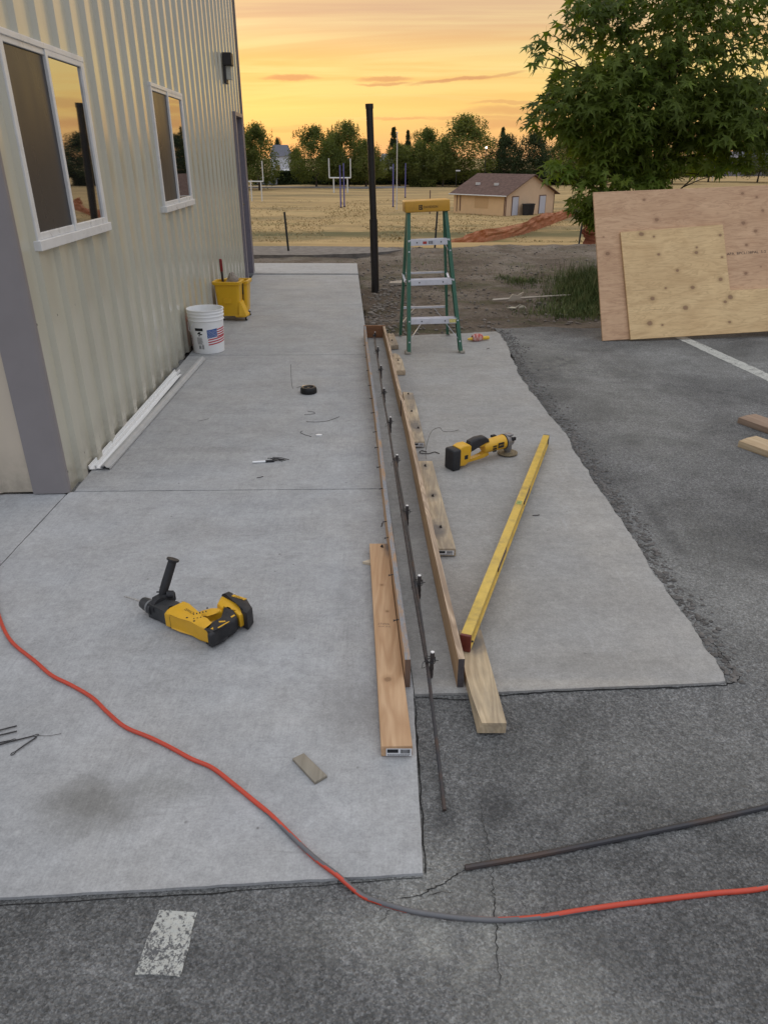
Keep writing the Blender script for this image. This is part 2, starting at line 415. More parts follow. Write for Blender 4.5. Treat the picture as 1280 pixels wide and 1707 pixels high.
# ------------------------------------------------------------------ terrain, field, asphalt, dirt
def sstep(t): t = max(0, min(1, t)); return t*t*(3-2*t)
def tz(x, y):
    return -.16-4.84*sstep((y-14.6)/34)
def terrain():
    m, N, b = base('dry_grass_field', (.4, .3, .15), 1, 0, .1)
    c = N.coord(); X, Y, Z = N.xyz(c)
    f = N.noise(N.mapping(c, (.05, .16, .1)), 1, 6, .7, .4)
    cc = N.ramp(f, [(.25, (.13, .115, .05)), (.4, (.27, .20, .105)), (.5, (.37, .255, .12)), (.62, (.45, .32, .155)), (.8, (.36, .255, .125))])
    f2 = N.noise(N.mapping(c, (1.0, .9, 1)), 1, 5, .75)
    cc = N.mix(N.map(f2, .45, .75, 0, .5), cc, (.20, .155, .075))
    g = N.math('MULTIPLY', N.map(N.noise(N.mapping(c, (.09, .22, 1), loc=(5, 2, 0)), 1, 5, .65), .5, .64), N.map(Y, 60, 120, 1, .22))
    cc = N.mix(N.math('MULTIPLY', g, .7), cc, (.085, .095, .035))
    # mown strip and a dark gully near the bank
    gl = N.map(N.math('ABSOLUTE', N.math('SUBTRACT', N.math('ADD', Y, N.math('MULTIPLY', f, 14)), 79)), 4.5, 1.5, 0, .72, True)
    cc = N.mix(gl, cc, (.075, .080, .04))
    N.put(b.inputs['Base Color'], cc)
    N.put(b.inputs['Normal'], N.bump(f2, .6, .15))
    xs = [-3000, -1200, -500, -200, -120, -80, -60]+[-50+2.5*i for i in range(45)]+[64, 80, 100, 120, 200, 500, 1200, 3000]
    ys = [-400, -60, -10, 0, 8, 12, 14, 14.6]+[15+1.0*i for i in range(36)]+[52, 55, 58, 62, 66, 70, 75, 80, 86, 92, 100, 110, 120, 140, 170, 200, 260, 400, 800, 1600, 3500]
    b_ = MB(); nx = len(xs)
    b_.v = [(x, y, tz(x, y)+(mn.noise(Vector((x*.12, y*.12, 0)))*.16 if 40 < y < 240 else 0)) for y in ys for x in xs]
    b_.f = [(j*nx+i, j*nx+i+1, (j+1)*nx+i+1, (j+1)*nx+i) for j in range(len(ys)-1) for i in range(nx-1)]
    b_.m = [0]*len(b_.f)
    struct(b_.build('ground', m, smooth=True))
    # tufts of dry grass on the near part of the field
    tm, N, b = base('straw_tufts', (.42, .3, .15), 1, 0, .1)
    cc = N.ramp(N.noise(N.coord(), .9, 3), [(.35, (.27, .21, .095)), (.5, (.38, .275, .135)), (.65, (.46, .345, .185))]); N.put(b.inputs['Base Color'], cc)
    t = MB()
    for i in range(20000):
        y = 58+75*rnd.random()**1.5; x = (rnd.random()*.78-.25)*y
        if mn.noise(Vector((x*.15, y*.08, 3))) < -.18: continue
        z = tz(x, y); h = rnd.uniform(.04, .15); a = rnd.random()*6.28; dx_, dy_ = math.cos(a)*.09, math.sin(a)*.09
        t.add([(x-dx_, y-dy_, z-.03), (x+dx_, y+dy_, z-.03), (x+rnd.gauss(0, .07), y+rnd.gauss(0, .07), z+h)], [(0, 1, 2)])
    stuff(tag(t.build('grass_tufts', tm), 'dry straw coloured grass tufts across the field', 'grass'))
terrain()

M_asph = asphalt_mat()
# the far edge of the tarmac crumbles away into the dirt
am = MB(); am.add([(-12, -4, -.009), (14, -4, -.009), (14, 6, -.009), (-12, 6, -.009)], [(0, 1, 2, 3)])
ed = []
for i in range(131):
    x = 14-(14-1.10)*(i/130)**.9
    ed.append((x, 7.25+.12*mn.noise(Vector((x*2.2, 0, 0)))+.05*mn.noise(Vector((x*9, 4, 0)))+.03*(x-1)))
for (xa, ya), (xb, yb) in zip(ed, ed[1:]):
    am.add([(xa, 6, -.009), (xa, ya, -.009), (xb, yb, -.009), (xb, 6, -.009), (xa, ya+.02, -.09), (xb, yb+.02, -.09)], [(0, 1, 2, 3), (1, 4, 5, 2)])
struct(am.build('asphalt', M_asph))

# painted parking lines, worn
def paint(name, lo=.44):
    m, N, b = base(name, (.7, .7, .68), .8)
    c = N.coord(); f = N.noise(c, 95, 5, .8); g = N.noise(c, 14, 3)
    f = N.math('ADD', N.math('MULTIPLY', f, .75), N.math('MULTIPLY', g, .25))
    k = N.map(f, lo, lo+.07)
    N.put(b.inputs['Base Color'], N.mix(k, (.10, .10, .10), N.mix(N.noise(c, 30, 3), (.34, .34, .31), (.56, .56, .51))))
    N.put(b.inputs['Normal'], N.bump(N.voro(c, 85), .5, .005))
    return m
def ragged(pts, amp=.006, n=14):
    out = []
    for i in range(len(pts)):
        a, b = pts[i], pts[(i+1) % len(pts)]
        L = math.hypot(b[0]-a[0], b[1]-a[1]); nx, ny = -(b[1]-a[1])/L, (b[0]-a[0])/L
        kk = max(2, int(L*n))
        for j in range(kk):
            t = j/kk; o = amp*(mn.noise(Vector((a[0]*3+t*L*30, a[1]*7+i*5, 1)))*1.6)
            out.append((a[0]+(b[0]-a[0])*t+nx*o, a[1]+(b[1]-a[1])*t+ny*o))
    return out
l1 = MB().prism(ragged([(-.517, .924), (-.422, .918), (-.420, 1.062), (-.508, 1.066)], .002, 60), -.0105, -.0062).build('painted_line', paint('worn_paint', .455)); struct(l1)
tag(l1, 'short worn white paint stripe on the asphalt in front of the walkway')
l2 = MB().prism(ragged([(2.72, 7.0), (2.83, 7.02), (3.06, 5.2), (3.18, 4.2), (3.07, 4.2), (2.93, 5.2)], .008, 25), -.0105, -.0062).build('painted_line', paint('worn_paint_far', .41)); struct(l2)
tag(l2, 'long worn white parking line running out from under the plywood')

def rx_edge(y):
    if y <= 1.81: return .092
    return .092-(y-1.81)*.0512
# ---- dirt strip between the lot and the field
def dirt():
    m, N, b = base('dirt', (.15, .12, .09), 1, 0, .15)
    c = N.coord()
    f = N.noise(c, 1.2, 6, .68, .3); g = N.noise(c, 26, 5, .75)
    cc = N.ramp(f, [(.28, (.085, .065, .05)), (.45, (.15, .12, .092)), (.6, (.215, .18, .145)), (.78, (.26, .225, .185))])
    kk = N.map(g, .3, .7, .62, 1.35); cc = N.mix(1, cc, N.comb(kk, kk, kk), 'MULTIPLY')
    for (x, y, rx, ry, s_) in [(-.1, 8.8, .5, 1.6, .75), (.1, 7.4, .5, .5, .5), (.9, 7.6, 1.2, .5, .45)]:
        cc = N.mix(N.math('MULTIPLY', soft(N, c, x, y, rx, ry, .6, 5), s_), cc, N.mix(1, cc, (.52, .46, .42), 'MULTIPLY'))
    cc = N.mix(N.math('MULTIPLY', N.map(N.noise(N.mapping(c, (1, 1.6, 1), loc=(9, 9, 0)), 1.0, 5, .65), .52, .62), N.map(N.xyz(c)[1], 13.4, 10, .2, .55)), cc, (.075, .08, .035))
    N.put(b.inputs['Base Color'], cc)
    N.put(b.inputs['Normal'], N.bump(N.math('ADD', g, N.noise(c, 90, 3, .7)), .8, .02))
    b_ = MB(); nx, ny = 260, 170
    def dz(x, y):
        z = -.055+.035*mn.noise(Vector((x*.9, y*.9, 0)))+.022*mn.noise(Vector((x*3.1, y*3.1, 5)))+.014*mn.noise(Vector((x*9, y*9, 2)))
        z += .05*sstep((y-11.5)/3)
        # wheel ruts
        z -= .03*math.exp(-((y-9.9-.12*x)/.18)**2)*(1 if x > .5 else 0)
        e = 14.35+.5*sstep((x-1)/2.2)+.18*mn.noise(Vector((x*.7, 0, 9)))
        z -= max(0, y-e)*.42
        z += .045*sstep((8.0-y)/.9)
        if x < rx_edge(y)-.03 and y < 12.1: z = min(z, -.14)
        if x < 1.14 and y < 6.88+.25*x: z = min(z, -.006)
        if y < (6.75+.24*x if x < 1.12 else 7.08) : z = -.14
        return z
    for j in range(ny+1):
        y = 6.3+10.4*(j/ny)**1.25
        for i in range(nx+1):
            x = -4+19*(i/nx)
            b_.v.append((x, y, dz(x, y)))
    b_.f = [(j*(nx+1)+i, j*(nx+1)+i+1, (j+1)*(nx+1)+i+1, (j+1)*(nx+1)+i) for j in range(ny) for i in range(nx)]
    b_.m = [0]*len(b_.f)
    struct(b_.build('dirt', m, smooth=True))
    # clods and stones
    st = plain('stones', (.19, .165, .14), .95, 0, .2, .5, 9)
    t = MB(); ico = bmesh.new(); bmesh.ops.create_icosphere(ico, subdivisions=1, radius=1)
    iv = [v.co.copy() for v in ico.verts]; ifs = [[v.index for v in f.verts] for f in ico.faces]; ico.free()
    for i in range(3300):
        y = 7.15+7.3*rnd.random()**1.4; x = rnd.uniform(-.35 if y < 12.2 else -2.4, 5.5)
        if i < 800: x, y = -.05+abs(rnd.gauss(0, .28))-.12, rnd.uniform(7.0, 11)
        if x > 1.2 and y < 7.6: continue
        if x < -.10-(y-6.3)*.053-.1: continue
        r = .006+.02*rnd.random()**2.5
        t.add([(x+q.x*r*rnd.uniform(.7, 1.3), y+q.y*r*rnd.uniform(.7, 1.2), dz(x, y)+.3*r+q.z*r*.65) for q in iv], ifs)
    stuff(tag(t.build('gravel', st), 'loose stones and clods strewn over the bare dirt', 'gravel'))
    # crumbled edge between new slab and tarmac, right side
    t = MB()
    for i in range(2400):
        y = 1.85+5.3*rnd.random(); x = edge_x(y)+.012+abs(rnd.gauss(0, .045))*(.6+.35*y/3)
        r = .0025+.010*rnd.random()**2.6
        t.add([(x+q.x*r*rnd.uniform(.7, 1.3), y+q.y*r*rnd.uniform(.7, 1.3), -.008+q.z*r*.6) for q in iv], ifs)
    stuff(tag(t.build('loose_grit', plain('grit', (.135, .125, .115), .95, 0, .2, .6, 18)), 'crumbled grit along the ragged right edge of the new slab', 'gravel'))
    return dz
ex = [(7.08, 1.10), (6.6, 1.13), (5.77, 1.03), (5.4, 1.0), (5.02, 1.035), (4.43, 1.085), (4.2, 1.13), (3.9, 1.10), (3.47, 1.085), (3.1, 1.12), (2.81, 1.114), (2.39, 1.10), (2.2, 1.135), (2.03, 1.125), (1.852, 1.115)]
def edge_x(y):
    for (a, xa), (b, xb) in zip(ex, ex[1:]):
        if b <= y <= a:
            t = (y-b)/(a-b); x = xb+(xa-xb)*t; break
    else: x = 1.11
    x = 1.095+(x-1.095)*.5
    return x+.016*mn.noise(Vector((y*6, 0, 0)))+.012*mn.noise(Vector((y*19, 3, 0)))+.006*mn.noise(Vector((y*50, 3, 0)))
dz = dirt()

# gravel lane beyond the end of the walkway, dark
struct(MB().prism(ragged([(-7, 12.95), (-1.2, 13.0), (-.2, 13.3), (.35, 13.8), (-.1, 14.25), (-1.5, 14.35), (-7, 14.5)], .05, 3), -.2, .018).build('path', plain('dark_gravel', (.17, .155, .14), .95, 0, .2, .35, 9, .8)))
# kerbed footpath along the far side of the field
struct(MB().box(-70, 5, 184, 186, -5.4, -4.72).build('far_pavement', plain('far_concrete', (.30, .29, .29), .9)))

# ---- concrete
grey = (.360, .364, .366)
M_walk = concrete('walkway_concrete', grey, [(-.76, 1.36, .16, .13, .9, (.56, .55, .52)), (-.6, 1.42, .16, .07, .5, (.66, .66, .63)), (-.1, 1.75, .16, .22, .65, (.72, .70, .68)),
    (-.72, 2.9, .45, .12, .35, (.8, .79, .78)), (-.7, 2.05, .35, .12, .45, (.78, .77, .75)), (-.1, 2.5, .10, .8, .35, (.82, .79, .76)),
    (-1.0, 3.9, .5, .07, .4, (.74, .73, .72)), (-.9, 4.6, .5, .10, .3, (.78, .77, .76)), (-.35, 1.3, .3, .12, .4, (1.12, 1.12, 1.14)), (-.6, 5.2, .6, .3, .4, (.88, .86, .84))], 1.0)
M_walk2 = concrete('walkway_concrete_far', (.36, .365, .365), [(-1.0, 7.4, .5, .25, .5, (.8, .79, .78)), (-1.1, 9.9, .5, .4, .5, (1.15, 1.13, 1.08)), (-1.0, 9.0, .6, .3, .4, (.84, .82, .8)), (-1.5, 7.5, .1, 2, .4, (.8, .78, .76))], .5)
M_new = concrete('new_slab_concrete', (.318, .312, .298), [(.45, 2.4, .3, .35, .4, (.84, .83, .81)), (.15, 4.2, .12, 2.6, .45, (.70, .71, .73)), (.5, 6.0, .5, .4, .5, (1.12, 1.1, 1.06)),
    (.95, 3.0, .15, .8, .4, (1.16, 1.13, 1.08)), (.6, 6.85, .2, .06, .4, (.75, .73, .7)), (.75, 1.95, .4, .08, .5, (.86, .85, .83)), (.6, 3.2, .3, .25, .25, (.86, .86, .85)), (.5, 1.84, .9, .035, .6, (1.2, 1.16, 1.1))], .25)
M_gap = plain('joint_dirt', (.035, .032, .03), 1, 0, .1, .4, 60)
ws = thing('walkway', None, None); del_keys = None
struct(ws)
g = .004
def wall_x(y): return -1.572-(y-3.305)*.0440
def slabp(pts, mat, top=0.0):
    o = MB().prism(pts, -.12, top, .0035, seg=2).build('slab', mat, ws, smooth=35)
    return o
def chip(pts, s=0):  # subtly uneven arrises
    return ragged(pts, .0016, 26)
slabp(chip([(-1.6+.02, 1.045), (.0925, 1.155), (rx_edge(1.81), 1.81), (rx_edge(3.30), 3.355), (-1.59, 3.32)]), M_walk)
slabp(chip([(-4.5, .93), (-1.586, 1.043), (-1.598, 3.298), (-4.5, 3.295)]), M_walk, -.001)
slabp(chip([(-1.568, 3.328), (rx_edge(3.31), 3.363), (rx_edge(6.14), 6.14), (wall_x(6.14)+.03, 6.115)]), M_walk)
slabp(chip([(wall_x(6.14)+.03, 6.123), (rx_edge(6.14), 6.148), (rx_edge(8.45), 8.455), (wall_x(8.45)+.03, 8.44)]), M_walk2)
slabp(chip([(wall_x(8.45)+.03, 8.449), (rx_edge(8.45), 8.464), (rx_edge(10.83), 10.83), (wall_x(10.83)+.03, 10.84)]), M_walk2)
slabp(chip([(wall_x(10.85)-.25, 10.855), (rx_edge(10.85), 10.845), (rx_edge(11.95), 11.97), (wall_x(11.97)-.4, 12.0)]), M_walk2, .012)
struct(MB().prism([(-4.6, 3.30), (-1.62, 3.30), (wall_x(10.8)-.06, 10.8), (wall_x(10.8)+.1, 10.8), (-1.50, 3.3), (-1.5, 1.2), (-4.6, 1.1)], -.14, -.022).build('joint_bed', M_gap))
ragge = [(rx_edge(1.80)+.004, 1.79), (.25, 1.796), (.36, 1.800), (.52, 1.812), (.69, 1.823), (.9, 1.835), (1.10, 1.848)]
rp = []
for i, (a, b) in enumerate(zip(ragge, ragge[1:])):
    for j in range(6):
        t = j/6; rp.append((a[0]+(b[0]-a[0])*t, a[1]+(b[1]-a[1])*t+.0028*mn.noise(Vector((a[0]*30+j*3, 1, 0)))))
y = 1.856
while y < 7.06: rp.append((edge_x(y), y)); y += .018
rp += [(1.09, 7.075), (.8, 6.99), (.45, 6.93), (.12, 6.84), (rx_edge(6.82)+.01, 6.815)]
yy = 6.6
while yy > 1.9: rp.append((rx_edge(yy)+.004, yy)); yy -= .4
ns = thing('new_slab', None, None); struct(ns)
MB().prism(rp, -.11, -.001, .004).build('slab', M_new, ns, smooth=35)

# ---- cracks: narrow dark fissures in the tarmac
def crack(pts, wdt=.004, z=-.0072):
    P_ = []
    for a, b in zip(pts, pts[1:]):
        for j in range(8):
            t = j/8; P_.append((a[0]+(b[0]-a[0])*t+.011*mn.noise(Vector((a[0]*40+j*1.1, a[1]*40, 0))), a[1]+(b[1]-a[1])*t+.006*mn.noise(Vector((a[1]*40+j*2.3, 8, 0)))))
    P_.append(pts[-1]); L = []; R_ = []
    for i, p in enumerate(P_):
        q0, q1 = Vector(P_[max(i-1, 0)]), Vector(P_[min(i+1, len(P_)-1)]); t = (q1-q0).normalized(); n = Vector((-t.y, t.x))
        w_ = wdt*(.35+.9*abs(mn.noise(Vector((i*.9, pts[0][0]*9, 2)))))*(.3+.7*math.sin(math.pi*(i+.5)/len(P_))**.5)
        L.append((p[0]+n.x*w_/2, p[1]+n.y*w_/2, z)); R_.append((p[0]-n.x*w_/2, p[1]-n.y*w_/2, z))
    n_ = len(L); mb = MB(); mb.add(L+R_, [(i, i+1, n_+i+1, n_+i) for i in range(n_-1)])
    return mb
ck = MB()
for pts, w_ in [([(.193, 1.168), (.165, 1.152), (.14, 1.132), (.105, 1.118), (.083, 1.101), (.03, 1.094)], .004), ([(.257, 1.175), (.253, 1.12), (.251, 1.071), (.243, .98), (.237, .9)], .0035),
                ([(.251, 1.37), (.255, 1.28), (.257, 1.19)], .0022), ([(.014, 1.07), (.0, 1.045), (-.01, 1.035)], .002), ([(.10, 1.10), (.13, 1.112), (.16, 1.108)], .002),
                ([(.098, 1.785), (.2, 1.775), (.25, 1.77), (.30, 1.785), (.38, 1.792), (.52, 1.806), (.7, 1.817), (.92, 1.829), (1.1, 1.842), (1.16, 1.87), (1.155, 2.0), (1.15, 2.1)], .009),
                ([(.095, 1.78), (.098, 1.5), (.0985, 1.16)], .007), ([(-1.55, 1.034), (-.9, 1.076), (-.4, 1.108), (.09, 1.148)], .005)]:
    c_ = crack(pts, w_); ck.add(c_.v, c_.f)
struct(ck.build('asphalt_crack', plain('crack_dark', (.022, .021, .02), 1, 0, .1)))
# ------------------------------------------------------------------ the metal building
def rib_panel(L, z0, z1, cuts=()):
    # profile along s (length), out = +x local; cuts = (s0, s1, za, zb) openings
    pitch = .254; prof = [(0, 0)]; s = .155
    while s < L+.3:
        prof += [(s, 0), (s+.016, .024), (s+.088, .024), (s+.104, 0)]; s += pitch
    prof = [p for p in prof if p[0] < L]; prof.append((L, 0))
    ss = sorted(set([p[0] for p in prof]+[c for q in cuts for c in q[:2]]))
    def out(t):
        for (a, oa), (b, ob) in zip(prof, prof[1:]):
            if a <= t <= b: return oa+(ob-oa)*((t-a)/(b-a) if b > a else 0)
        return 0
    zs = sorted(set([z0, z1]+[c for q in cuts for c in q[2:]]))
    mb = MB(); n = len(ss)
    mb.v = [(out(t), t, z) for z in zs for t in ss]
    for j in range(len(zs)-1):
        for i in range(n-1):
            sm, zm = (ss[i]+ss[i+1])/2, (zs[j]+zs[j+1])/2
            if any(a < sm < b and c < zm < d_ for a, b, c, d_ in cuts): continue
            mb.f.append((j*n+i, j*n+i+1, (j+1)*n+i+1, (j+1)*n+i)); mb.m.append(0)
    return mb
def siding_mat():
    m, N, b = base('beige_painted_steel', (.47, .46, .37), .3, 0, .5)
    c = N.coord()
    k = N.map(N.noise(N.mapping(c, (3, 3, .6)), 1, 4, .6), .3, .7, .93, 1.06)
    cc = N.mix(1, (.52, .50, .40), N.comb(k, k, k), 'MULTIPLY')
    Z = N.xyz(c)[2]
    spl = N.math('MULTIPLY', N.map(Z, .26, .0, 0, .8), N.map(N.noise(c, 12, 5, .7), .35, .65, .3, 1))
    cc = N.mix(spl, cc, (.25, .22, .17))
    N.put(b.inputs['Base Color'], cc)
    b.inputs['Coat Weight'].default_value = 1; b.inputs['Coat Roughness'].default_value = .16; b.inputs['Coat IOR'].default_value = 1.6
    N.put(b.inputs['Roughness'], N.map(N.noise(c, 7, 3), .3, .7, .28, .42))
    N.put(b.inputs['Normal'], N.bump(N.noise(N.mapping(c, (2.2, 2.2, .7)), 1, 2), .22, .03))
    return m
M_side = siding_mat()
M_trim = plain('taupe_trim', (.235, .215, .215), .42, 0, .5, .06, 5)
M_vinyl = plain('white_vinyl', (.70, .70, .69), .35, 0, .5, .04, 20, 0, .15)
M_door = plain('slate_door_paint', (.16, .15, .18), .45, 0, .5, .06, 8)
M_screw = plain('screw_head', (.10, .10, .10), .5, .6)
gm, N, b = base('window_glass', (.012, .012, .013), .02, 0, 1)
b.inputs['IOR'].default_value = 3.3
N.put(b.inputs['Normal'], N.bump(N.noise(N.mapping(N.coord(), (1, 1.2, 1)), 1, 1), .05, .02)); M_glass = gm
gm, N, b = base('insect_screen', (.050, .048, .050), .4, 0, .3)
b.inputs['IOR'].default_value = 1.42
wv = N.noise(N.mapping(N.coord(), (1, 3, 1.2)), 1, 3)
N.put(b.inputs['Roughness'], N.map(wv, .3, .7, .22, .4))
N.put(b.inputs['Normal'], N.bump(wv, .04, .01)); M_screen = gm

AX = Vector((-.0440, 1, 0)).normalized()
rz = math.atan2(-AX.x, AX.y)
bld = thing('metal_building', 'beige ribbed metal building with two white sliding windows beside the concrete walkway', 'building', (-1.590, 3.305, 0), rz)
LEN = 7.78; TOP = 4.5
win = [(.20, 1.275, 1.150, 1.992), (2.73, 3.87, 1.15, 1.995)]
win = [(.185, 1.225, 1.168, 1.985), (2.715, 3.80, 1.168, 1.99)]
door = (6.98, 7.62, -.01, 1.99)
rib_panel(LEN, .012, TOP, win+[door]).build('side_wall', M_side, bld)
# near-black backing, its colour standing in for the unlit interior behind the openings
MB().box(-.25, -.12, .02, LEN, 0, TOP-.05).build('dark_backing', plain('dark_interior', (.03, .03, .03), .9), bld)
# front wall faces the camera
fw = rib_panel(2.9, .012, TOP); fw.v = [(-y_-.155, -x_*.5-.004, z_) for x_, y_, z_ in fw.v]; fw.f = [f[::-1] for f in fw.f]
fm = M_side.copy(); fm.name = 'tan_painted_steel'
for nd in fm.node_tree.nodes:
    if nd.type == 'MIX' and not nd.inputs[6].is_linked and nd.blend_type == 'MULTIPLY': nd.inputs[6].default_value = (.55, .47, .365, 1)
fw.build('front_wall', fm, bld)
ct = MB(); ct.prism([(-.165, .035), (-.165, -.012), (-.012, -.012), (0, -.006), (.008, .006), (.008, .03)], .004, TOP, .0); ct.build('corner_trim', M_trim, bld, smooth=30)
MB().box(-.02, .034, LEN, LEN+.03, 0, TOP).build('corner_trim', M_trim, bld)
MB().box(-3, -.03, LEN, LEN+.02, 0, TOP).build('back_wall', M_side, bld)
MB().prism([(-6, -.25), (.22, -.25), (.22, LEN+.2), (-6, LEN+.2)], TOP, TOP+.16).build('roof', M_trim, bld)
scr = MB()
for zz in (.10, .83, 1.62, 2.45):
    s = .03
    while s < LEN-.2:
        if not any(a-.05 < s < b_+.05 and c_ < zz < d_ for a, b_, c_, d_ in win+[door]):
            scr.lathe([(.0, .007), (.006, .006), (.0085, 0)], 6, Matrix.Translation((.001, s+.004, zz+rnd.uniform(-.006, .006))) @ Matrix.Rotation(R(90), 4, 'Y'))
        s += .254
stuff(scr.build('screw', M_screw, bld))
for (a, b_, c_, d_) in win:
    wobj = MB()
    e = .045
    # outer trim proud of the ribs
    wobj.bbox(-.06, .033, a-.012, a+.012, c_, d_, .003); wobj.bbox(-.06, .033, b_-.012, b_+.012, c_, d_, .003)
    wobj.bbox(-.06, .035, a-.014, b_+.014, d_-.012, d_+.014, .003)
    wf_ = wobj.build('window', M_vinyl, bld)
    wf_['label'] = 'white vinyl sliding window with one half screened'
    MB().bbox(-.06, .045, a-.022, b_+.022, c_-.034, c_+.010, .003).build('sill', M_vinyl, wf_)
    mid = (a+b_)/2-.01
    sash = MB()
    for (p, q, x0) in ((a+.012, mid+.016, .016), (mid-.016, b_-.012, .022)):
        sash.bbox(x0-.03, x0+.012, p, p+.03, c_+.01, d_-.01, .003); sash.bbox(x0-.03, x0+.012, q-.03, q, c_+.01, d_-.01, .003)
        sash.bbox(x0-.03, x0+.0115, p+.028, q-.028, c_+.01, c_+.040, .003); sash.bbox(x0-.03, x0+.0115, p+.028, q-.028, d_-.036, d_-.01, .003)
    sash.build('frame', M_vinyl, wf_)
    MB().box(.014, .022, mid+.010, b_-.040, c_+.04, d_-.04).build('pane', M_glass, wf_)
    MB().box(.008, .018, a+.040, mid-.010, c_+.04, d_-.04).build('pane', M_screen, wf_)['label'] = 'dark pane behind insect screen'
# door at the far end, seen edge-on
df = MB()
df.box(-.05, .045, door[0]-.02, door[0]+.05, 0, 2.0); df.box(-.05, .045, door[1]-.05, door[1]+.03, 0, 2.0); df.box(-.05, .047, door[0]-.024, door[1]+.034, 1.985, 2.03)
dd = MB().bbox(-.06, -.02, door[0]+.05, door[1]-.05, .01, 1.985, .003).build('door', M_door, bld)
df.build('frame', plain('door_frame_paint', (.21, .19, .22), .4), dd)
hh = MB(); hh.tube([(-.02, door[0]+.12, .95), (.03, door[0]+.12, .95), (.035, door[0]+.2, .95)], .011, 8); hh.build('handle', M_steel, dd)
# wall light above
wl = MB(); wl.bbox(.03, .135, 6.33, 6.50, 2.46, 2.585, .006); wl.build('wall_light', plain('black_lamp_body', (.02, .018, .018), .5), bld)
lam = [q for q in C.objects if q.name == 'wall_light'][0]
MB().bbox(.028, .06, 6.34, 6.48, 2.28, 2.46, .005).build('back_plate', plain('lamp_plate', (.03, .028, .028), .5), lam)
ln = MB(); ln.prism([(.06, 6.37), (.115, 6.385), (.115, 6.445), (.06, 6.46)], 2.32, 2.458, .004); ln.build('lens', plain('frosted_lens', (.42, .42, .36), .3), lam)

# ------------------------------------------------------------------ curb form
M_form = wood('form_plywood', (.52, .335, .19), (.30, .17, .085), 'Y', .7, (), .15)
M_formtop = wood('plywood_edge', (.58, .44, .31), (.15, .095, .06), 'Y', 2.2, (), .2)
M_splat = concrete('cement_splash', (.24, .24, .25), [], .3)
def form_board(label, xa, ya, xb, yb, t, z1, mats, inner):
    # inner: which side (+1/-1) carries the cement splash
    o = thing('form_board', label, 'form board', (xa, ya, 0), math.atan2(-(xb-xa), yb-ya))
    L = math.hypot(xb-xa, yb-ya)
    mb = MB(); n = 60
    def off(s): return .0025*math.sin(s*2.1+xa*40)
    secs = []
    for i in range(n+1):
        s = L*i/n; e = off(s)
        secs.append([(e, s, .001), (t+e, s, .001), (t+e, s, z1), (e, s, z1)])
    mb.v = [p for q in secs for p in q]
    for i in range(n):
        for j in range(4):
            a = i*4+j; b_ = i*4+(j+1) % 4
            mb.f.append((a, b_, b_+4, a+4)); mb.m.append({2: 1, 1: 2 if inner > 0 else 0, 3: 2 if inner < 0 else 0}.get(j, 0))
    mb.f += [(3, 2, 1, 0), (n*4, n*4+1, n*4+2, n*4+3)]; mb.m += [3, 0]
    mb.build('board', mats, o)
    return o, L
M_ends = plain('dark_board_end', (.075, .065, .065), .8, 0, .3, .3, 60)
M_splatw = None
def splat_mat():
    m, N, b = base('cement_stained_plywood', (.5, .33, .19), .85, 0, .2); c = N.coord()
    Z = N.xyz(c)[2]
    f = N.math('ADD', N.noise(N.mapping(c, (6, 1.1, 5)), 4, 6, .75), N.map(Z, 0, .11, .10, .04))
    k = N.map(f, .42, .56)
    gr = N.mix(N.noise(c, 70, 4, .7), (.15, .15, .155), (.34, .34, .345))
    N.put(b.inputs['Base Color'], N.mix(k, N.mix(N.noise(N.mapping(c, (1, 3, 60)), 3, 3), (.30, .18, .10), (.45, .30, .18)), gr))
    N.put(b.inputs['Normal'], N.bump(N.noise(c, 60, 4), .4, .004)); return m
M_splatw = splat_mat()
M_splatw2 = splat_mat()
fl, L = form_board('left long plywood form board, its inner face grey with cement', .064, 1.82, -.186, 6.78, .018, .110, [M_form, M_splatw2, M_splatw, plain('brown_board_end', (.16, .10, .07), .8)], 1)
nl = MB()
for s in [.25, .55, .85, 1.0, 1.35, 1.62, 1.9, 2.15, 2.5, 2.8, 3.1, 3.5, 3.9, 4.3]:
    nl.tube([(-.018, s, .085), (.004, s+.002, .088)], .0022, 5); nl.lathe([(0, 0), (.005, .0), (.005, .002), (0, .002)], 6, Matrix.Translation((-.019, s, .085)) @ Matrix.Rotation(R(90), 4, 'Y'))
stuff(nl.build('nail', M_steel, fl))
M_formr = wood('form_plywood_warm', (.48, .31, .165), (.29, .17, .085), 'Y', .7, (), .15)
fr, L = form_board('right long plywood form board nearest the level, with dark near end', .232, 1.82, .110, 4.50, .020, .112, [M_formr, M_formtop, M_formr, M_ends], -1)
fr2, L2 = form_board('far right plywood form board running up to the stepladder', .109, 4.508, -.012, 6.78, .020, .108, [M_formr, M_formtop, M_formr, M_ends], -1)
eb = MB(); eb.bbox(-.188, .010, 6.786, 6.806, .001, .112, .001)
tag(eb.build('form_end_board', wood('end_board_wood', (.28, .135, .065), (.16, .07, .035), 'X', .8)), 'short brown end board closing the far end of the curb form', 'form board')

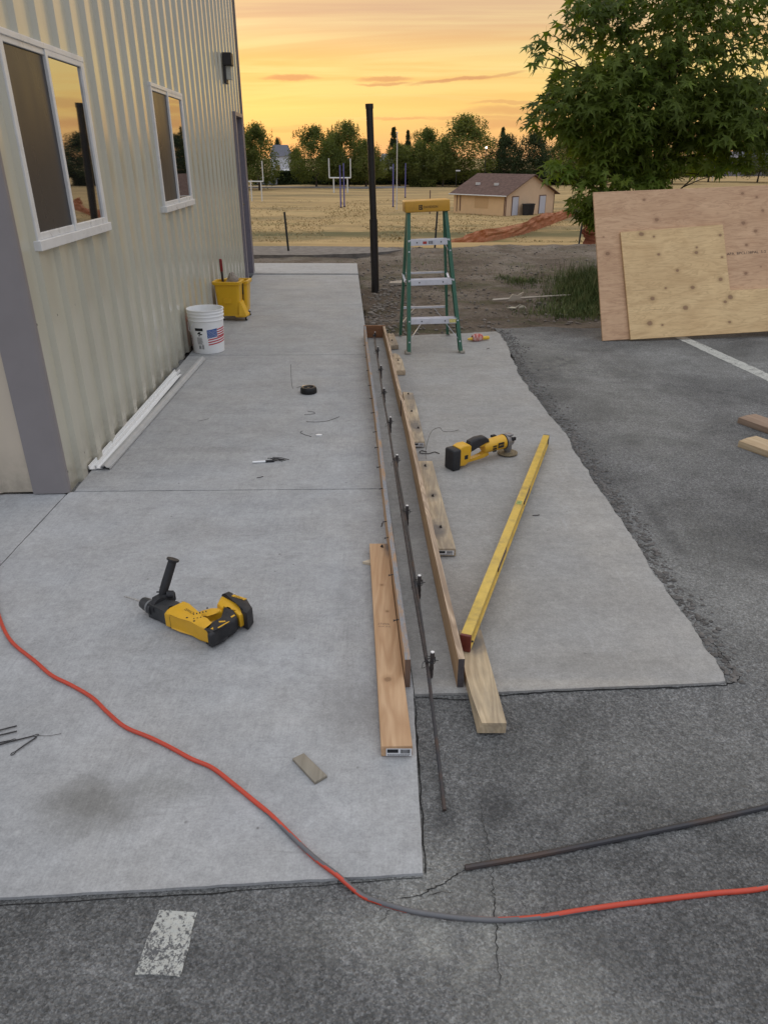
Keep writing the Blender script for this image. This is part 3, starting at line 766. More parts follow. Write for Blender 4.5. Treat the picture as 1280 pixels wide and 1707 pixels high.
# rebar pins standing in the form
def pin(x, y, lab, tilt=0, h=.10):
    o = thing('rebar_pin', lab, 'rebar pin', (x, y, 0), rnd.uniform(-.3, .3), 'rebar pins tied along the curb form')
    rr = MB(); pts = [(tilt*i/8, 0, h*i/8) for i in range(9)]
    rr.tube(pts, [.0075 if i % 2 else .0062 for i in range(9)], 8); rr.build('bar', M_rust, o, smooth=True)
    t = MB(); t.tube([(tilt, 0, h), (tilt, 0, h+.003)], .0062, 8); t.build('cut_end', plain('bright_cut_steel', (.75, .75, .75), .4, .3), o)
    wi = MB()
    for k in range(3):
        zc = .066+.006*k; ring = [(-.004+.017*math.cos(a), .012*math.sin(a), zc+.004*math.sin(a*2+k)) for a in [i*math.pi/5 for i in range(11)]]
        wi.tube(ring, .0013, 4)
    wi.tube([(-.018, 0, .07), (-.028, -.006, .06), (-.030, -.012, .045), (-.020, -.012, .05)], .0013, 4)
    wi.tube([(.012, 0, .07), (.022, -.008, .075)], .0013, 4)
    stuff(wi.build('tie_wire', M_steel, o))
pins = [(-.082, 6.56, 'rebar pin nearest the brown end board of the curb form'), (-.053, 6.0, 'second rebar pin from the brown end board, inside the form'),
        (-.022, 5.40, 'third rebar pin from the brown end board, inside the form'), (.003, 4.80, 'fourth rebar pin from the brown end board, beside the far end of the weathered block'),
        (.038, 4.19, 'fifth rebar pin from the end board, level with the block beside the wire loop'),
        (.068, 3.57, 'rebar pin where the two long bars begin to overlap, level with the grinder'), (.106, 2.95, 'rebar pin level with the long weathered block'),
        (.134, 2.34, 'bright tipped rebar pin, second from the open near end of the form'), (.152, 1.870, 'bright tipped rebar pin at the open near end of the form')]
for x, y, l in pins: pin(x, y, l, rnd.uniform(-.004, .006))
def rebar(name, lab, pts, r=.0065, grp=None, mat=None):
    # ribbed bar
    P_ = [Vector(p) for p in pts]; path = []; rs = []
    for a, b_ in zip(P_, P_[1:]):
        n = max(2, int((b_-a).length/.006))
        for i in range(n): path.append(a.lerp(b_, i/n))
    path.append(P_[-1]); rs = [r*(1.0+(.13 if i % 2 else -.04)) for i in range(len(path))]
    t = MB().tube(path, rs, 8)
    return tag(t.build(name, mat or M_rust, smooth=True), lab, 'rebar', grp)
rust, N, b = base('rebar_part_rusty', (.07, .065, .065), .55, .5); c = N.coord()
N.put(b.inputs['Base Color'], N.mix(N.map(N.noise(N.mapping(c, (1, 5, 1)), 1.4, 3, .6), .5, .62, 0, .5), (.055, .055, .060), (.12, .07, .045)))
rebar('rebar', 'long dark rebar running through the curb form and out onto the asphalt', [(.060, 3.60, .072), (.093, 2.95, .070), (.120, 2.34, .072), (.133, 2.0, .066), (.141, 1.80, .052), (.148, 1.6, .030), (.153, 1.45, .012), (.157, 1.34, -.003)], .0052, None, rust)
rebar('rebar', 'far rebar tied to the pins from the end board down the form', [(-.092, 6.66, .06), (-.064, 6.0, .061), (-.034, 5.4, .062), (-.010, 4.80, .064), (.024, 4.19, .066), (.052, 3.57, .070), (.080, 2.95, .072), (.108, 2.34, .074), (.136, 1.86, .068)], .0052)
rebar('rebar', 'loose grey rebar lying across the asphalt near the orange cord', [(.193, 1.171, -.003), (.36, 1.203, -.003), (.534, 1.242, -.003), (.77, 1.295, -.003), (1.003, 1.352, -.003), (1.35, 1.44, -.003)], .0070, None, rust)
# ------------------------------------------------------------------ loose lumber along the form
W_OLD = ((.56, .455, .31), (.30, .225, .145)); W_NEW = ((.56, .37, .22), (.36, .20, .10))
M_label = plain('white_paper_label', (.72, .72, .72), .6, 0, .3, .05)
M_ink = plain('black_ink', (.02, .02, .022), .7, 0, .3, .1)
def plank(name, label, cat, pts, z0, z1, mat, rz=0, loc=None, r=.003, group=None, sticker=None):
    cx = sum(p[0] for p in pts)/len(pts); cy = sum(p[1] for p in pts)/len(pts)
    L = [(p[0]-cx, p[1]-cy) for p in pts]
    o = MB().prism(L, 0, z1-z0, r, seg=2).build(name, mat, None, (cx, cy, z0), smooth=35)
    return tag(o, label, cat, group)
def screws(par, spots, z):
    t = MB()
    for x, y in spots:
        t.lathe([(.0, .012), (.0045, .011), (.0045, 0)], 7, Matrix.Translation((x, y, z)))
        t.tube([(x+.006, y-.004, z+.001), (x+.001, y, z+.008), (x-.007, y+.003, z+.002)], .0016, 4)
    stuff(t.build('screw', M_steel, par))
def barcode(par, M, w_, h_, words='2x4x8 PRIME'):
    # end label: brand block, bars, small print; local x right, y up
    p = MB(); p.box(-w_/2, w_/2, -h_/2, h_/2, 0, .0006, M); lb = p.build('label', M_label, par)
    k = MB(); k.box(-w_*.46, -w_*.03, -h_*.05, h_*.42, .0006, .0012, M)
    x = w_*.06
    while x < w_*.42:
        ww = rnd.choice([.0006, .001, .0014]); k.box(x, x+ww, -h_*.12, h_*.4, .0006, .0012, M); x += ww+rnd.choice([.0007, .0012])
    for j in range(2):
        x = -w_*.45
        while x < w_*.4:
            ww = rnd.uniform(.002, .006); k.box(x, x+ww, -h_*(.25+.15*j)-.0008, -h_*(.25+.15*j)+.0005, .0006, .0012, M); x += ww+.0012
    stuff(k.build('print', M_ink, lb))
mA = wood('weathered_block_a', *W_OLD, 'Y', 1, [], .5, stains=[(0, .35, .05, .12, .6), (.0, -.25, .06, .14, .75), (-.01, .1, .04, .1, .5)])
A = plank('lumber_block', 'weathered short board beside the wire loop, with a label on its near end', 'lumber', [(.130, 4.93), (.203, 4.90), (.215, 4.6), (.237, 3.94), (.158, 3.93)], .001, .040, mA, r=.006)
screws(A, [(-.02, .4), (-.01, .02), (.02, -.3)], .039)
barcode(A, Matrix.Translation((.012, -.53, .019)) @ Matrix.Rotation(R(90), 4, 'X'), .06, .024)
mB = wood('weathered_block_b', *W_OLD, 'Y', 1.2, [(.0, .05, .014)], .45, stains=[(-.01, -.32, .05, .12, .8), (-.02, .42, .03, .07, .6), (0, .05, .05, .08, .5)])
B = plank('lumber_block', 'longest weathered board against the right form board, in front of the grinder', 'lumber', [(.176, 3.64), (.262, 3.64), (.303, 2.66), (.218, 2.66)], .001, .040, mB, r=.005)
screws(B, [(-.02, .41), (-.003, .03), (.012, -.3)], .039)
barcode(B, Matrix.Translation((.020, -.4925, .019)) @ Matrix.Rotation(R(90), 4, 'X'), .07, .022)
mC = wood('pale_block_c', (.56, .45, .31), (.33, .24, .15), 'Y', .8, [(.0, .05, .016), (0, -.12, .012)], .25)
Cb = plank('lumber_block', 'short pale block with a rounded far corner beside the ladder foot', 'lumber', [(.073, 6.02), (.095, 6.04), (.125, 5.98), (.148, 5.8), (.165, 5.49), (.085, 5.49)], .001, .040, mC, r=.004)
screws(Cb, [(0, -.02)], .039)
mD = wood('pale_block_d', (.50, .40, .28), (.27, .20, .13), 'Y', .9, [(0, .1, .012)], .45)
Db = plank('lumber_block', 'weathered short block at the far end of the curb form', 'lumber', [(.034, 6.78), (.05, 6.80), (.092, 6.79), (.128, 6.33), (.052, 6.31)], .001, .042, mD, r=.007)
screws(Db, [(-.01, .18), (.0, -.12)], .041)
mE = wood('weathered_block_e', (.58, .46, .30), (.33, .245, .15), 'Y', 1.3, [], .35, stains=[(.0, .16, .05, .09, .85)])
Eb = MB()
# near block: sawn end with a waney left arris
top = [(.262, 2.08), (.338, 2.08), (.357, 1.617), (.285, 1.617), (.268, 1.74), (.260, 1.85)]
cx, cy = .308, 1.85
topl = [(x-cx, y-cy) for x, y in top]; botl = [(-.046, .23), (.030, .23), (.049, -.233), (-.034, -.233), (-.040, -.12), (-.048, 0)]
n = 6; Eb.v = [(x, y, 0) for x, y in botl]+[(x, y, .038) for x, y in topl]
Eb.f = [tuple(range(n, 2*n))[::-1] , tuple(range(n))]+[(i, (i+1) % n, n+(i+1) % n, n+i)[::-1] for i in range(n)]; Eb.m = [0]*len(Eb.f)
mEo = tag(Eb.build('lumber_block', [mE], None, (cx, cy, .0)), 'thick weathered block under the near end of the yellow level', 'lumber')
screws(mEo, [(-.01, .15)], .0385)
mF = wood('fresh_2x4', *W_NEW, 'Y', .75, [(.0, -.36, .010), (.0, .02, .005), (-.02, .2, .006)], 0, stains=[(.012, .50, .035, .10, .85)])
Fb = plank('lumber_board', 'clean orange toned 2x4 lying left of the curb form, labelled on its near end', 'lumber', [(-.062, 2.705), (.018, 2.705), (.030, 2.4), (.080, 1.525), (-.008, 1.522)], .002, .040, mF, r=.003)
cF = Fb.location
screws(Fb, [(-.02-.0, .50)], .0375)
barcode(Fb, Matrix.Translation((.042-cF.x+.0, 1.5195-cF.y, .019)) @ Matrix.Rotation(R(90), 4, 'X'), .072, .027)
st = text('stamp', '2\u00b7TW03L', .016, plain('brown_ink', (.13, .075, .05), .8), Fb, Matrix.Translation((-.012+.0, -.06, .0384)) @ Matrix.Rotation(R(-3), 4, 'Z'), 0, .042)
st = text('stamp', 'KD-HT  STUD', .010, plain('brown_ink', (.13, .075, .05), .8), Fb, Matrix.Translation((-.010, -.076, .0384)) @ Matrix.Rotation(R(-3), 4, 'Z'), 0, .042)
wp = MB().prism([(0, 0), (.036, .022), (.036, -.016)], 0, .012, .001).build('wood_wedge', wood('pale_wedge_wood', (.58, .50, .38), (.4, .3, .2), 'X'), None, (-.089, 2.60, 0))
tag(wp, 'small pale wooden wedge poking out left of the 2x4', 'wedge')
s2_ = plank('wood_scrap', 'small flat grey wood offcut alone on the walkway near the orange cord', 'offcut', [(-.256, 1.508), (-.226, 1.528), (-.155, 1.446), (-.186, 1.422)], .0005, .010, wood('grey_offcut', (.30, .27, .215), (.19, .165, .125), 'Y', .6, (), .2), r=.0008)
# boards cut by the right edge of the picture
def rot_board(name, label, p, ang, L, w_, h, mat, r=.004):
    return tag(MB().prism([(0, 0), (L, -.01), (L, -w_), (.004, -w_), (-.003, -w_*.5)], 0, h, r).build(name, mat, None, p, smooth=35), label, 'lumber')
q = rot_board('lumber_board', 'brown weathered board at the right edge of the lot, the farther of the two', (2.43, 4.50, -.010), 0, 1.3, .16, .040, wood('brown_board', (.33, .235, .17), (.20, .13, .085), 'X', .6, (), .1))
q.rotation_euler = (0, 0, R(-64)); q.location = (2.40, 4.47, -.010)
q = rot_board('lumber_board', 'yellowish board at the right edge of the lot, the nearer of the two', (2.2, 4.05, -.010), 0, 1.3, .165, .040, wood('yellow_board', (.54, .42, .27), (.36, .24, .13), 'X', .6, (), .1))
q.rotation_euler = (0, 0, R(-60)); q.location = (2.215, 4.06, -.010)

# ------------------------------------------------------------------ yellow box level
M_ylw = plain('worn_yellow_paint', (.62, .42, .075), .4, 0, .5, .12, 30, 0, .45)
def tilt_between(p, q):
    p, q = Vector(p), Vector(q); y_ = (q-p).normalized(); x_ = y_.cross(Vector((0, 0, 1))).normalized(); z_ = x_.cross(y_)
    M = Matrix((x_, y_, z_)).transposed().to_4x4(); M.translation = p; return M, (q-p).length
M, L = tilt_between((.272, 1.965, .0395), (.945, 3.975, .001))
lv = thing('spirit_level', 'long yellow box level leaning from the form board across the new slab', 'level', M.translation); lv.rotation_euler = M.to_euler()
lb = MB(); lb.bbox(-.018, .018, 0, L, .0, .007, .0015); lb.bbox(-.018, .018, 0, L, .056, .063, .0015); lb.box(-.012, .012, .001, L-.001, .006, .057)
lb.build('body', M_ylw, lv, smooth=35)
MB().bbox(-.0185, .0185, -.012, .0005, -.001, .064, .003).build('end_cap', plain('dark_red_plastic', (.13, .025, .018), .5, 0, .5, .3, 60), lv)['label'] = 'dark red end cap at the near end'
MB().bbox(-.0185, .0185, L-.0005, L+.008, -.001, .064, .003).build('end_cap', plain('grey_plastic_cap', (.12, .11, .09), .5), lv)
for y_ in (.62*L, .30*L):
    v_ = MB(); v_.bbox(.0122, .016, y_-.12 if y_ < 1.5 else y_-.10, y_+.06, .018, .046, .003)
    v_.build('vial_window', plain('brown_scratched_window', (.075, .035, .022), .3, 0, .6, .5, 60), lv)
MB().bbox(-.012, .012, .525*L-.02, .525*L+.02, .0628, .0642, .001).build('vial', plain('green_vial', (.30, .36, .12), .15), lv)
text('mark', 'ft', .016, M_ink, lv, Matrix.Translation((0, .525*L-.0, .0646)) @ Matrix.Rotation(R(90), 4, 'Z'))

# ------------------------------------------------------------------ stepladder
GREEN = (.035, .125, .075)
M_green = plain('green_fibreglass', GREEN, .45, 0, .5, .12, 50, 0, .15)
M_alu = plain('ladder_aluminium', (.66, .66, .70), .42, .35, .5, .06, 30, 0, .25)
M_cap = plain('amber_plastic_cap', (.56, .29, .03), .45, 0, .5, .06, 20, 0, .2)
M_foot = plain('ladder_foot_rubber', (.30, .27, .22), .8)
ld = thing('stepladder', 'green fibreglass stepladder with aluminium steps and amber top cap on the new slab', 'ladder', (.438, 6.20, 0), R(5))
def sh(p): return (p[0]-.062*p[2], p[1]-.0, p[2]+.035*p[0]*p[2])
def beam(mb, p, q, w_, h_, up=(0, 1, 0)):
    p, q = Vector(sh(p)), Vector(sh(q)); t = (q-p).normalized(); a = t.cross(Vector(up)).normalized(); b_ = a.cross(t)
    vs = [c+a*sx*w_/2+b_*sy*h_/2 for c in (p, q) for sx, sy in ((-1, -1), (1, -1), (1, 1), (-1, 1))]
    return mb.add(vs, [(3, 2, 1, 0), (4, 5, 6, 7), (0, 1, 5, 4), (1, 2, 6, 5), (2, 3, 7, 6), (3, 0, 4, 7)])
def rail_mb(x0, x1, y0, y1, s, z1=1.12):
    mb = MB()
    beam(mb, (x0, y0, .012), (x1, y1, z1), .006, .066)              # web
    beam(mb, (x0-s*.013, y0-.031, .012), (x1-s*.013, y1-.031, z1), .026, .006)
    beam(mb, (x0-s*.013, y0+.031, .012), (x1-s*.013, y1+.031, z1), .026, .006)
    return mb
def fx(z, s): return s*(.236-.072*z/1.12)
def fy(z): return .205*z/1.12
for s in (-1, 1):
    rm = rail_mb(s*.236, s*.164, 0, .205, s)
    ro = rm.build('rail', M_green, ld)
    f_ = MB(); f_.bbox(s*.236-.022, s*.236+.022, -.04, .04, -.0, .022, .004); f_.build('foot', M_foot, ro)
    rv = MB()
    for zz in (.10, .27, .59, .82, .90):
        p = Vector(sh((fx(zz, s)-s*.012, fy(zz)-.037, zz))); rv.lathe([(0, .003), (.006, .0022), (.007, 0)], 8, Matrix.Translation(p) @ Matrix.Rotation(R(90), 4, 'X'))
    stuff(rv.build('rivet', M_alu, ro))
    rm = MB(); beam(rm, (s*.232, .69, .012), (s*.160, .285, 1.12), .006, .045)
    beam(rm, (s*.232-s*.010, .69-.020, .012), (s*.160-s*.010, .285-.020, 1.12), .022, .005)
    ro = rm.build('rear_rail', M_green, ld)
    f_ = MB(); f_.bbox(s*.232-.016, s*.232+.016, .67, .715, 0, .02, .003); f_.build('foot', M_foot, ro)
for zz in (.29, .60, .91):
    st_ = MB(); a, b_ = fx(zz, -1)+.004, fx(zz, 1)-.004; y0 = fy(zz)-.036
    vs = []; 
    st_.bbox(a, b_, y0, y0+.004, zz-.045, zz, .0012); st_.bbox(a, b_, y0+.002, y0+.086, zz-.004, zz, .0012)
    for k in range(7): st_.box(a+.006, b_-.006, y0+.006+k*.011, y0+.009+k*.011, zz, zz+.0015)
    st_.bbox(a, b_, y0+.083, y0+.087, zz-.030, zz-.002, .001)
    st_.v = [sh(p) for p in st_.v]
    so_ = st_.build('step', M_alu, ld)
    if zz > .8:
        k = MB(); k.bbox(-.052, -.020, y0-.0012, y0-.0002, zz-.034, zz-.014, .0004); k.v = [sh(p) for p in k.v]; k.build('sticker', plain('red_sticker', (.42, .04, .03), .5), so_)
        k = MB()
        for i in range(3):
            for j in range(3): k.box(-.006+i*.013, .004+i*.013, y0-.001, y0-.0002, zz-.034+j*.008, zz-.029+j*.008)
        k.v = [sh(p) for p in k.v]; stuff(k.build('sticker', M_ink, so_))
    if zz < .4:
        k = MB(); k.bbox(.135, .205, y0-.0012, y0-.0002, zz-.038, zz-.008, .0004); k.v = [sh(p) for p in k.v]; k.build('sticker', plain('yellow_label', (.6, .52, .18), .5, 0, .4, .5, 90), so_)
    k = MB()
    for x_ in (-.10, .10):
        p = Vector(sh((x_, y0, zz-.022))); k.lathe([(0, .004), (.005, .003), (.006, 0)], 8, Matrix.Translation(p) @ Matrix.Rotation(R(90), 4, 'X'))
    parts_split(k.build('bolt', M_steel, so_))
br = MB()
for s in (-1, 1):
    beam(br, (s*.222, .005, .10), (s*.10, .035, .255), .004, .018, (0, 1, 0)); beam(br, (fx(.82, s)-s*.01, fy(.82), .80), (fx(.88, s)-s*.05, fy(.88), .875), .004, .02)
    beam(br, (s*.205, .65, .13), (s*.09, .60, .27), .004, .014)
parts_split(br.build('brace', M_alu, ld))
cb = MB(); beam(cb, (-.215, .592, .28), (.215, .592, .28), .018, .018, (0, 0, 1)); beam(cb, (-.19, .48, .60), (.19, .48, .60), .016, .016, (0, 0, 1)); parts_split(cb.build('rear_crossbar', M_alu, ld))
sp = MB()
for s in (-1, 1):
    beam(sp, (s*.198, .12, .60), (s*.196, .30, .55), .004, .018, (1, 0, 0)); beam(sp, (s*.196, .30, .55), (s*.193, .48, .60), .004, .018, (1, 0, 0))
parts_split(sp.build('spreader', M_alu, ld))
cp = MB(); cp.bbox(-.184, .184, .150, .345, 1.118, 1.206, .009, 3); cp.v = [sh(p) for p in cp.v]; cpo = cp.build('top_cap', M_cap, ld, smooth=40)
k = MB(); k.bbox(-.072, -.042, .1485, .1500, 1.137, 1.173, .0004); k.v = [sh(p) for p in k.v]; k.build('logo', M_ink, cpo)
Mx = Matrix.Translation(sh((-.057, .1480, 1.155))) @ Matrix.Rotation(R(90), 4, 'X'); text('logo', 'D', .032, M_cap, cpo, Mx, .0004)
Mx = Matrix.Translation(sh((.025, .1490, 1.155))) @ Matrix.Rotation(R(-2), 4, 'Y') @ Matrix.Rotation(R(90), 4, 'X'); text('lettering', 'DAVIDSON', .026, M_ink, cpo, Mx, .0004, .115)

# mason's line reel
rl = thing('line_reel', 'yellow line reel wound with red cord on the slab right of the ladder', 'line reel', (.86, 6.66, .0), R(18))
k = MB(); k.tube([(-.10, 0, .022), (-.085, 0, .022), (-.05, 0, .022), (.05, 0, .022), (.11, 0, .022), (.115, 0, .022)], [.006, .012, .016, .016, .017, .012], 10); k.build('handle', plain('yellow_plastic', (.68, .43, .03), .4), rl, smooth=True)
k = MB(); pr = [( .018, -.052)]+[(.028+.008*math.sin(math.pi*(i/8))+(.0015 if i % 2 else 0), -.045+.09*i/8) for i in range(9)]+[(.018, .052)]
k.lathe(pr, 16, Matrix.Translation((-.005, 0, .030)) @ Matrix.Rotation(R(90), 4, 'Y'))
lm, N, b = base('red_string', (.45, .07, .06), .9); wv = N.noise(N.mapping(N.coord(), (120, 25, 25)), 1, 3); N.put(b.inputs['Base Color'], N.mix(N.map(wv, .4, .6), (.42, .06, .05), (.62, .42, .36))); k.build('string', lm, rl, smooth=True)

# ------------------------------------------------------------------ black post
M_post = plain('black_painted_pipe', (.020, .017, .016), .42, .2, .5, .3, 20)
pb = Vector((-.110, 9.72, -.05))
po = thing('black_post', 'tall black steel post standing in the dirt beside the end of the walkway', 'post', pb)
topx = -.045-.135
k = MB(); k.tube([(0, 0, -.1), (-.022, 0, .86), (-.022, 0, .87)], .050, 20); k.build('sleeve', M_post, po, smooth=40)
k = MB(); k.tube([(-.020, 0, .84), (-.062, 0, 2.10)], .042, 20); k.build('pipe', M_post, po, smooth=40)
k = MB(); k.tube([(-.0615, 0, 2.08), (-.063, 0, 2.13)], .048, 20); k.build('cap', M_post, po, smooth=40)

# ------------------------------------------------------------------ white pail
pl = thing('paint_pail', 'white plastic pail printed with a flag against the wall', 'pail', (-1.525, 6.285, 0), R(0))
M_pail = plain('white_plastic', (.84, .84, .83), .35, 0, .5, .03, 10, 0, .08)
k = MB(); H_ = .365
k.lathe([(0, 0), (.128, 0), (.132, .004), (.146, .27), (.152, .275), (.152, .282), (.148, .285), (.1485, .305), (.154, .308), (.154, .314), (.1495, .317), (.150, .332), (.1545, .335), (.1545, .341), (.150, .345), (.151, .358), (.1565, .360), (.1565, .366), (.148, .366), (.146, .35), (.126, .01), (0, .008)], 48)
pbody = k.build('body', M_pail, pl, smooth=35)
def patch(mb, a0, a1, z0, z1, off=.0008, n=10, slant=0):
    vs = []; fs = []
    for i in range(n+1):
        a = a0+(a1-a0)*i/n
        for z in (z0, z1):
            zz = z+slant*(a-a0); r = .132+(.146-.132)*(zz/.27)+off; vs.append((r*math.cos(a), r*math.sin(a), zz))
    for i in range(n): fs.append((2*i, 2*i+2, 2*i+3, 2*i+1))
    mb.add(vs, fs)
M_blue = plain('flag_blue', (.03, .10, .33), .5, 0, .4, .03); M_red = plain('flag_red', (.50, .03, .05), .5, 0, .4, .03)
k = MB(); A0 = R(-78); A1 = R(-42); patch(k, A0, A1, .135, .205, slant=.016); fb = k.build('flag_canton', M_blue, pbody)
k = MB()
for r_ in range(6):
    for c_ in range(7):
        a = A0+(A1-A0)*(c_+.35+.5*(r_ % 2)*.9)/7.4; patch(k, a, a+.035, .142+r_*.0105, .146+r_*.0105, .0016, 1, .016)
stuff(k.build('star', M_label, fb))
k = MB()
for j in range(3): patch(k, A0+.03, R(0), .117-.021*j, .127-.021*j, .0009, 16, .016)
for j in range(4): patch(k, A1+.01, R(0), .140+.0195*j, .150+.0195*j, .0009, 10, .012)
stuff(k.build('flag_stripe', M_red, pbody))
k = MB(); patch(k, R(-120), R(-91), .198, .222, .0012)
for j in range(9): patch(k, R(-116), R(-116)+R(rnd.uniform(16, 22)), .140-.0068*j, .1425-.0068*j, .0012, 4)
for j in range(6): patch(k, R(-112+j*1.5), R(-111.2+j*1.5), .045, .075, .0012, 1)
for j in range(4): patch(k, R(-100), R(-93), .045+.009*j, .050+.009*j, .0012, 2)
for (a, z, da, dz_) in [(-112, .17, 10, .012), (-108, .180, 8, .010), (-104, .165, 9, .010), (-109, .155, 6, .008)]: patch(k, R(a), R(a+da), z, z+dz_, .0012, 3)
stuff(k.build('printed_text', M_ink, pbody))
k = MB()
for i in range(28):
    a = 2*math.pi*i/28
    for (w0, w1) in ((.86, 1.0),):
        pts_ = []
        for b_ in (a, a+2*math.pi/28):
            for w_ in (w0, w1): 
                th = R(-152)+.19*w_*math.cos(b_); z = .105+.045*w_*math.sin(b_); r_ = .132+.014*(z/.27)+.0012; pts_.append((r_*math.cos(th), r_*math.sin(th), z))
        k.add(pts_, [(0, 1, 3, 2)])
k.build('oval_logo', M_red, pbody)
Mx = Matrix.Rotation(R(-152+90), 4, 'Z') @ Matrix.Translation((0, -.1400, .105)) @ Matrix.Rotation(R(90), 4, 'X') @ Matrix.Rotation(R(90), 4, 'Z')
text('lettering', 'ACE', .024, M_ink, pbody, Mx, .0003)
k = MB(); k.tube([(.153*math.cos(R(-118)), .153*math.sin(R(-118)), .268), (-.088, -.148, .24), (-.110, -.132, .195), (-.130, -.100, .20), (-.150, -.03, .25)], .0028, 6); k.build('handle', M_alu, pl, smooth=True)
# red container hidden behind it
rc = thing('red_container', 'red container with black carry handle half hidden behind the white pail', 'container', (-1.635, 6.58, 0), R(2))
k = MB(); k.bbox(-.055, .085, -.10, .10, 0, .24, .02, 3); k.build('body', plain('red_plastic', (.40, .035, .03), .4), rc, smooth=35)
k = MB(); k.tube([(-.03, -.06, .235), (-.028, -.055, .30), (0, -.05, .335), (.03, -.048, .335), (.05, -.045, .31), (.055, -.04, .235)], .011, 8); k.build('handle', M_black, rc, smooth=True)

# ------------------------------------------------------------------ yellow mop bucket
M_mop = plain('mop_bucket_yellow', (.72, .41, .012), .38, 0, .5, .05, 12, 0, .1)
mb_ = thing('mop_bucket', 'yellow wheeled mop bucket with wringer standing behind the white pail', 'mop bucket', (-1.588, 7.66, 0), R(-3)); mb_.scale = (.92, .92, .97)
def tapered(mb, x0, x1, y0, y1, z0, z1, fl, r=.02, open_=True, wall=.012):
    def ring(z, g, rr=.03):
        out = []
        for (cx_, cy_, a0) in ((x1+g-rr, y1+g-rr, 0), (x0-g+rr, y1+g-rr, 90), (x0-g+rr, y0-g+rr, 180), (x1+g-rr, y0-g+rr, 270)):
            for j in range(5):
                a = R(a0+j*22.5); out.append((cx_+rr*math.cos(a), cy_+rr*math.sin(a), z))
        return out
    rings = [ring(z0, 0), ring(z0+(z1-z0)*.5, fl*.55), ring(z1-.035, fl*.9), ring(z1-.03, fl+.014), ring(z1, fl+.018), ring(z1, fl-wall), ring(z0+.02, -wall)]
    n = len(rings[0]); vs = [p for q in rings for p in q]
    fs = [(i*n+j, i*n+(j+1) % n, (i+1)*n+(j+1) % n, (i+1)*n+j) for i in range(len(rings)-1) for j in range(n)]
    fs.append(tuple(range(n))[::-1]); fs.append(tuple((len(rings)-1)*n+j for j in range(n)))
    mb.add(vs, fs)
k = MB(); tapered(k, -.105, .125, -.13, .02, .055, .405, .025); k.build('bucket', M_mop, mb_, smooth=40)
k = MB(); tapered(k, -.07, .165, .08, .26, .07, .385, .02); k.build('rear_tub', M_mop, mb_, smooth=40)
k = MB(); k.prism([(.08, -.135), (.19, -.13), (.205, -.02), (.205, .03), (.1, .05)], .04, .07, .01); 
k.add([(.12, -.145, .055), (.20, -.12, .055), (.20, .02, .055), (.135, .03, .055), (.13, -.14, .20), (.145, -.125, .20), (.145, .02, .20), (.13, .03, .20)], [(0, 1, 5, 4), (1, 2, 6, 5), (2, 3, 7, 6), (4, 5, 6, 7), (0, 3, 2, 1)])
k.build('flared_foot', M_mop, mb_, smooth=30)
k = MB(); k.bbox(-.04, .05, -.152, -.145, .185, .235, .003); k.build('raised_panel', M_mop, mb_)
k = MB(); k.bbox(.135, .150, .03, .05, .25, .40, .004); k.bbox(.138, .146, .035, .045, .12, .25, .002); k.build('latch', M_black, mb_)
for (x_, y_) in ((.185, -.08), (.16, .22), (-.07, -.09), (-.05, .22)):
    cw_ = MB(); cw_.lathe([(0, -.010), (.020, -.010), (.025, -.006), (.025, .006), (.020, .010), (0, .010)], 16, Matrix.Translation((x_, y_, .025)) @ Matrix.Rotation(R(80), 4, 'Y'))
    ca = cw_.build('caster', M_black, mb_, smooth=35)
    ch = MB(); ch.lathe([(0, -.0115), (.010, -.0115), (.010, .0115), (0, .0115)], 10, Matrix.Translation((x_, y_, .025)) @ Matrix.Rotation(R(80), 4, 'Y')); ch.tube([(x_, y_, .05), (x_-.01, y_, .07)], .012, 8); ch.build('hub', M_alu, ca)
mo = thing('mop', 'grey rag mop with a red and black handle stuck in the yellow mop bucket', 'mop', (-1.630, 7.68, .27), 0); mo.scale = (.85, .85, .9)
k = MB(); k.tube([(-.02, 0, -.05), (-.025, 0, .26)], .014, 8); k.build('handle', plain('black_handle', (.03, .02, .02), .5), mo, smooth=True)
k = MB(); k.tube([(-.025, 0, .225), (-.0252, 0, .23), (-.027, .0, .355), (-.0271, 0, .36)], [.015, .018, .018, .013], 10); k.build('grip', plain('dark_red_grip', (.22, .015, .02), .5), mo, smooth=True)
k = MB(); bm = bmesh.new(); bmesh.ops.create_icosphere(bm, subdivisions=4, radius=1)
for v in bm.verts:
    p = v.co.copy(); d_ = 1+.16*mn.noise(p*2.3)+.10*mn.noise(Vector((p.x*14, p.y*14, p.z*1.5)))
    v.co = Vector((.075+p.x*.092*d_*(1.05-.55*max(0, p.z)), .02+p.y*.06*d_, .085+p.z*.125*d_+p.x*.035))
k.bm(bm); k.build('mop_head', plain('dirty_mop_cotton', (.30, .26, .22), .95, 0, .1, .3, 50, .5), mo, smooth=True)

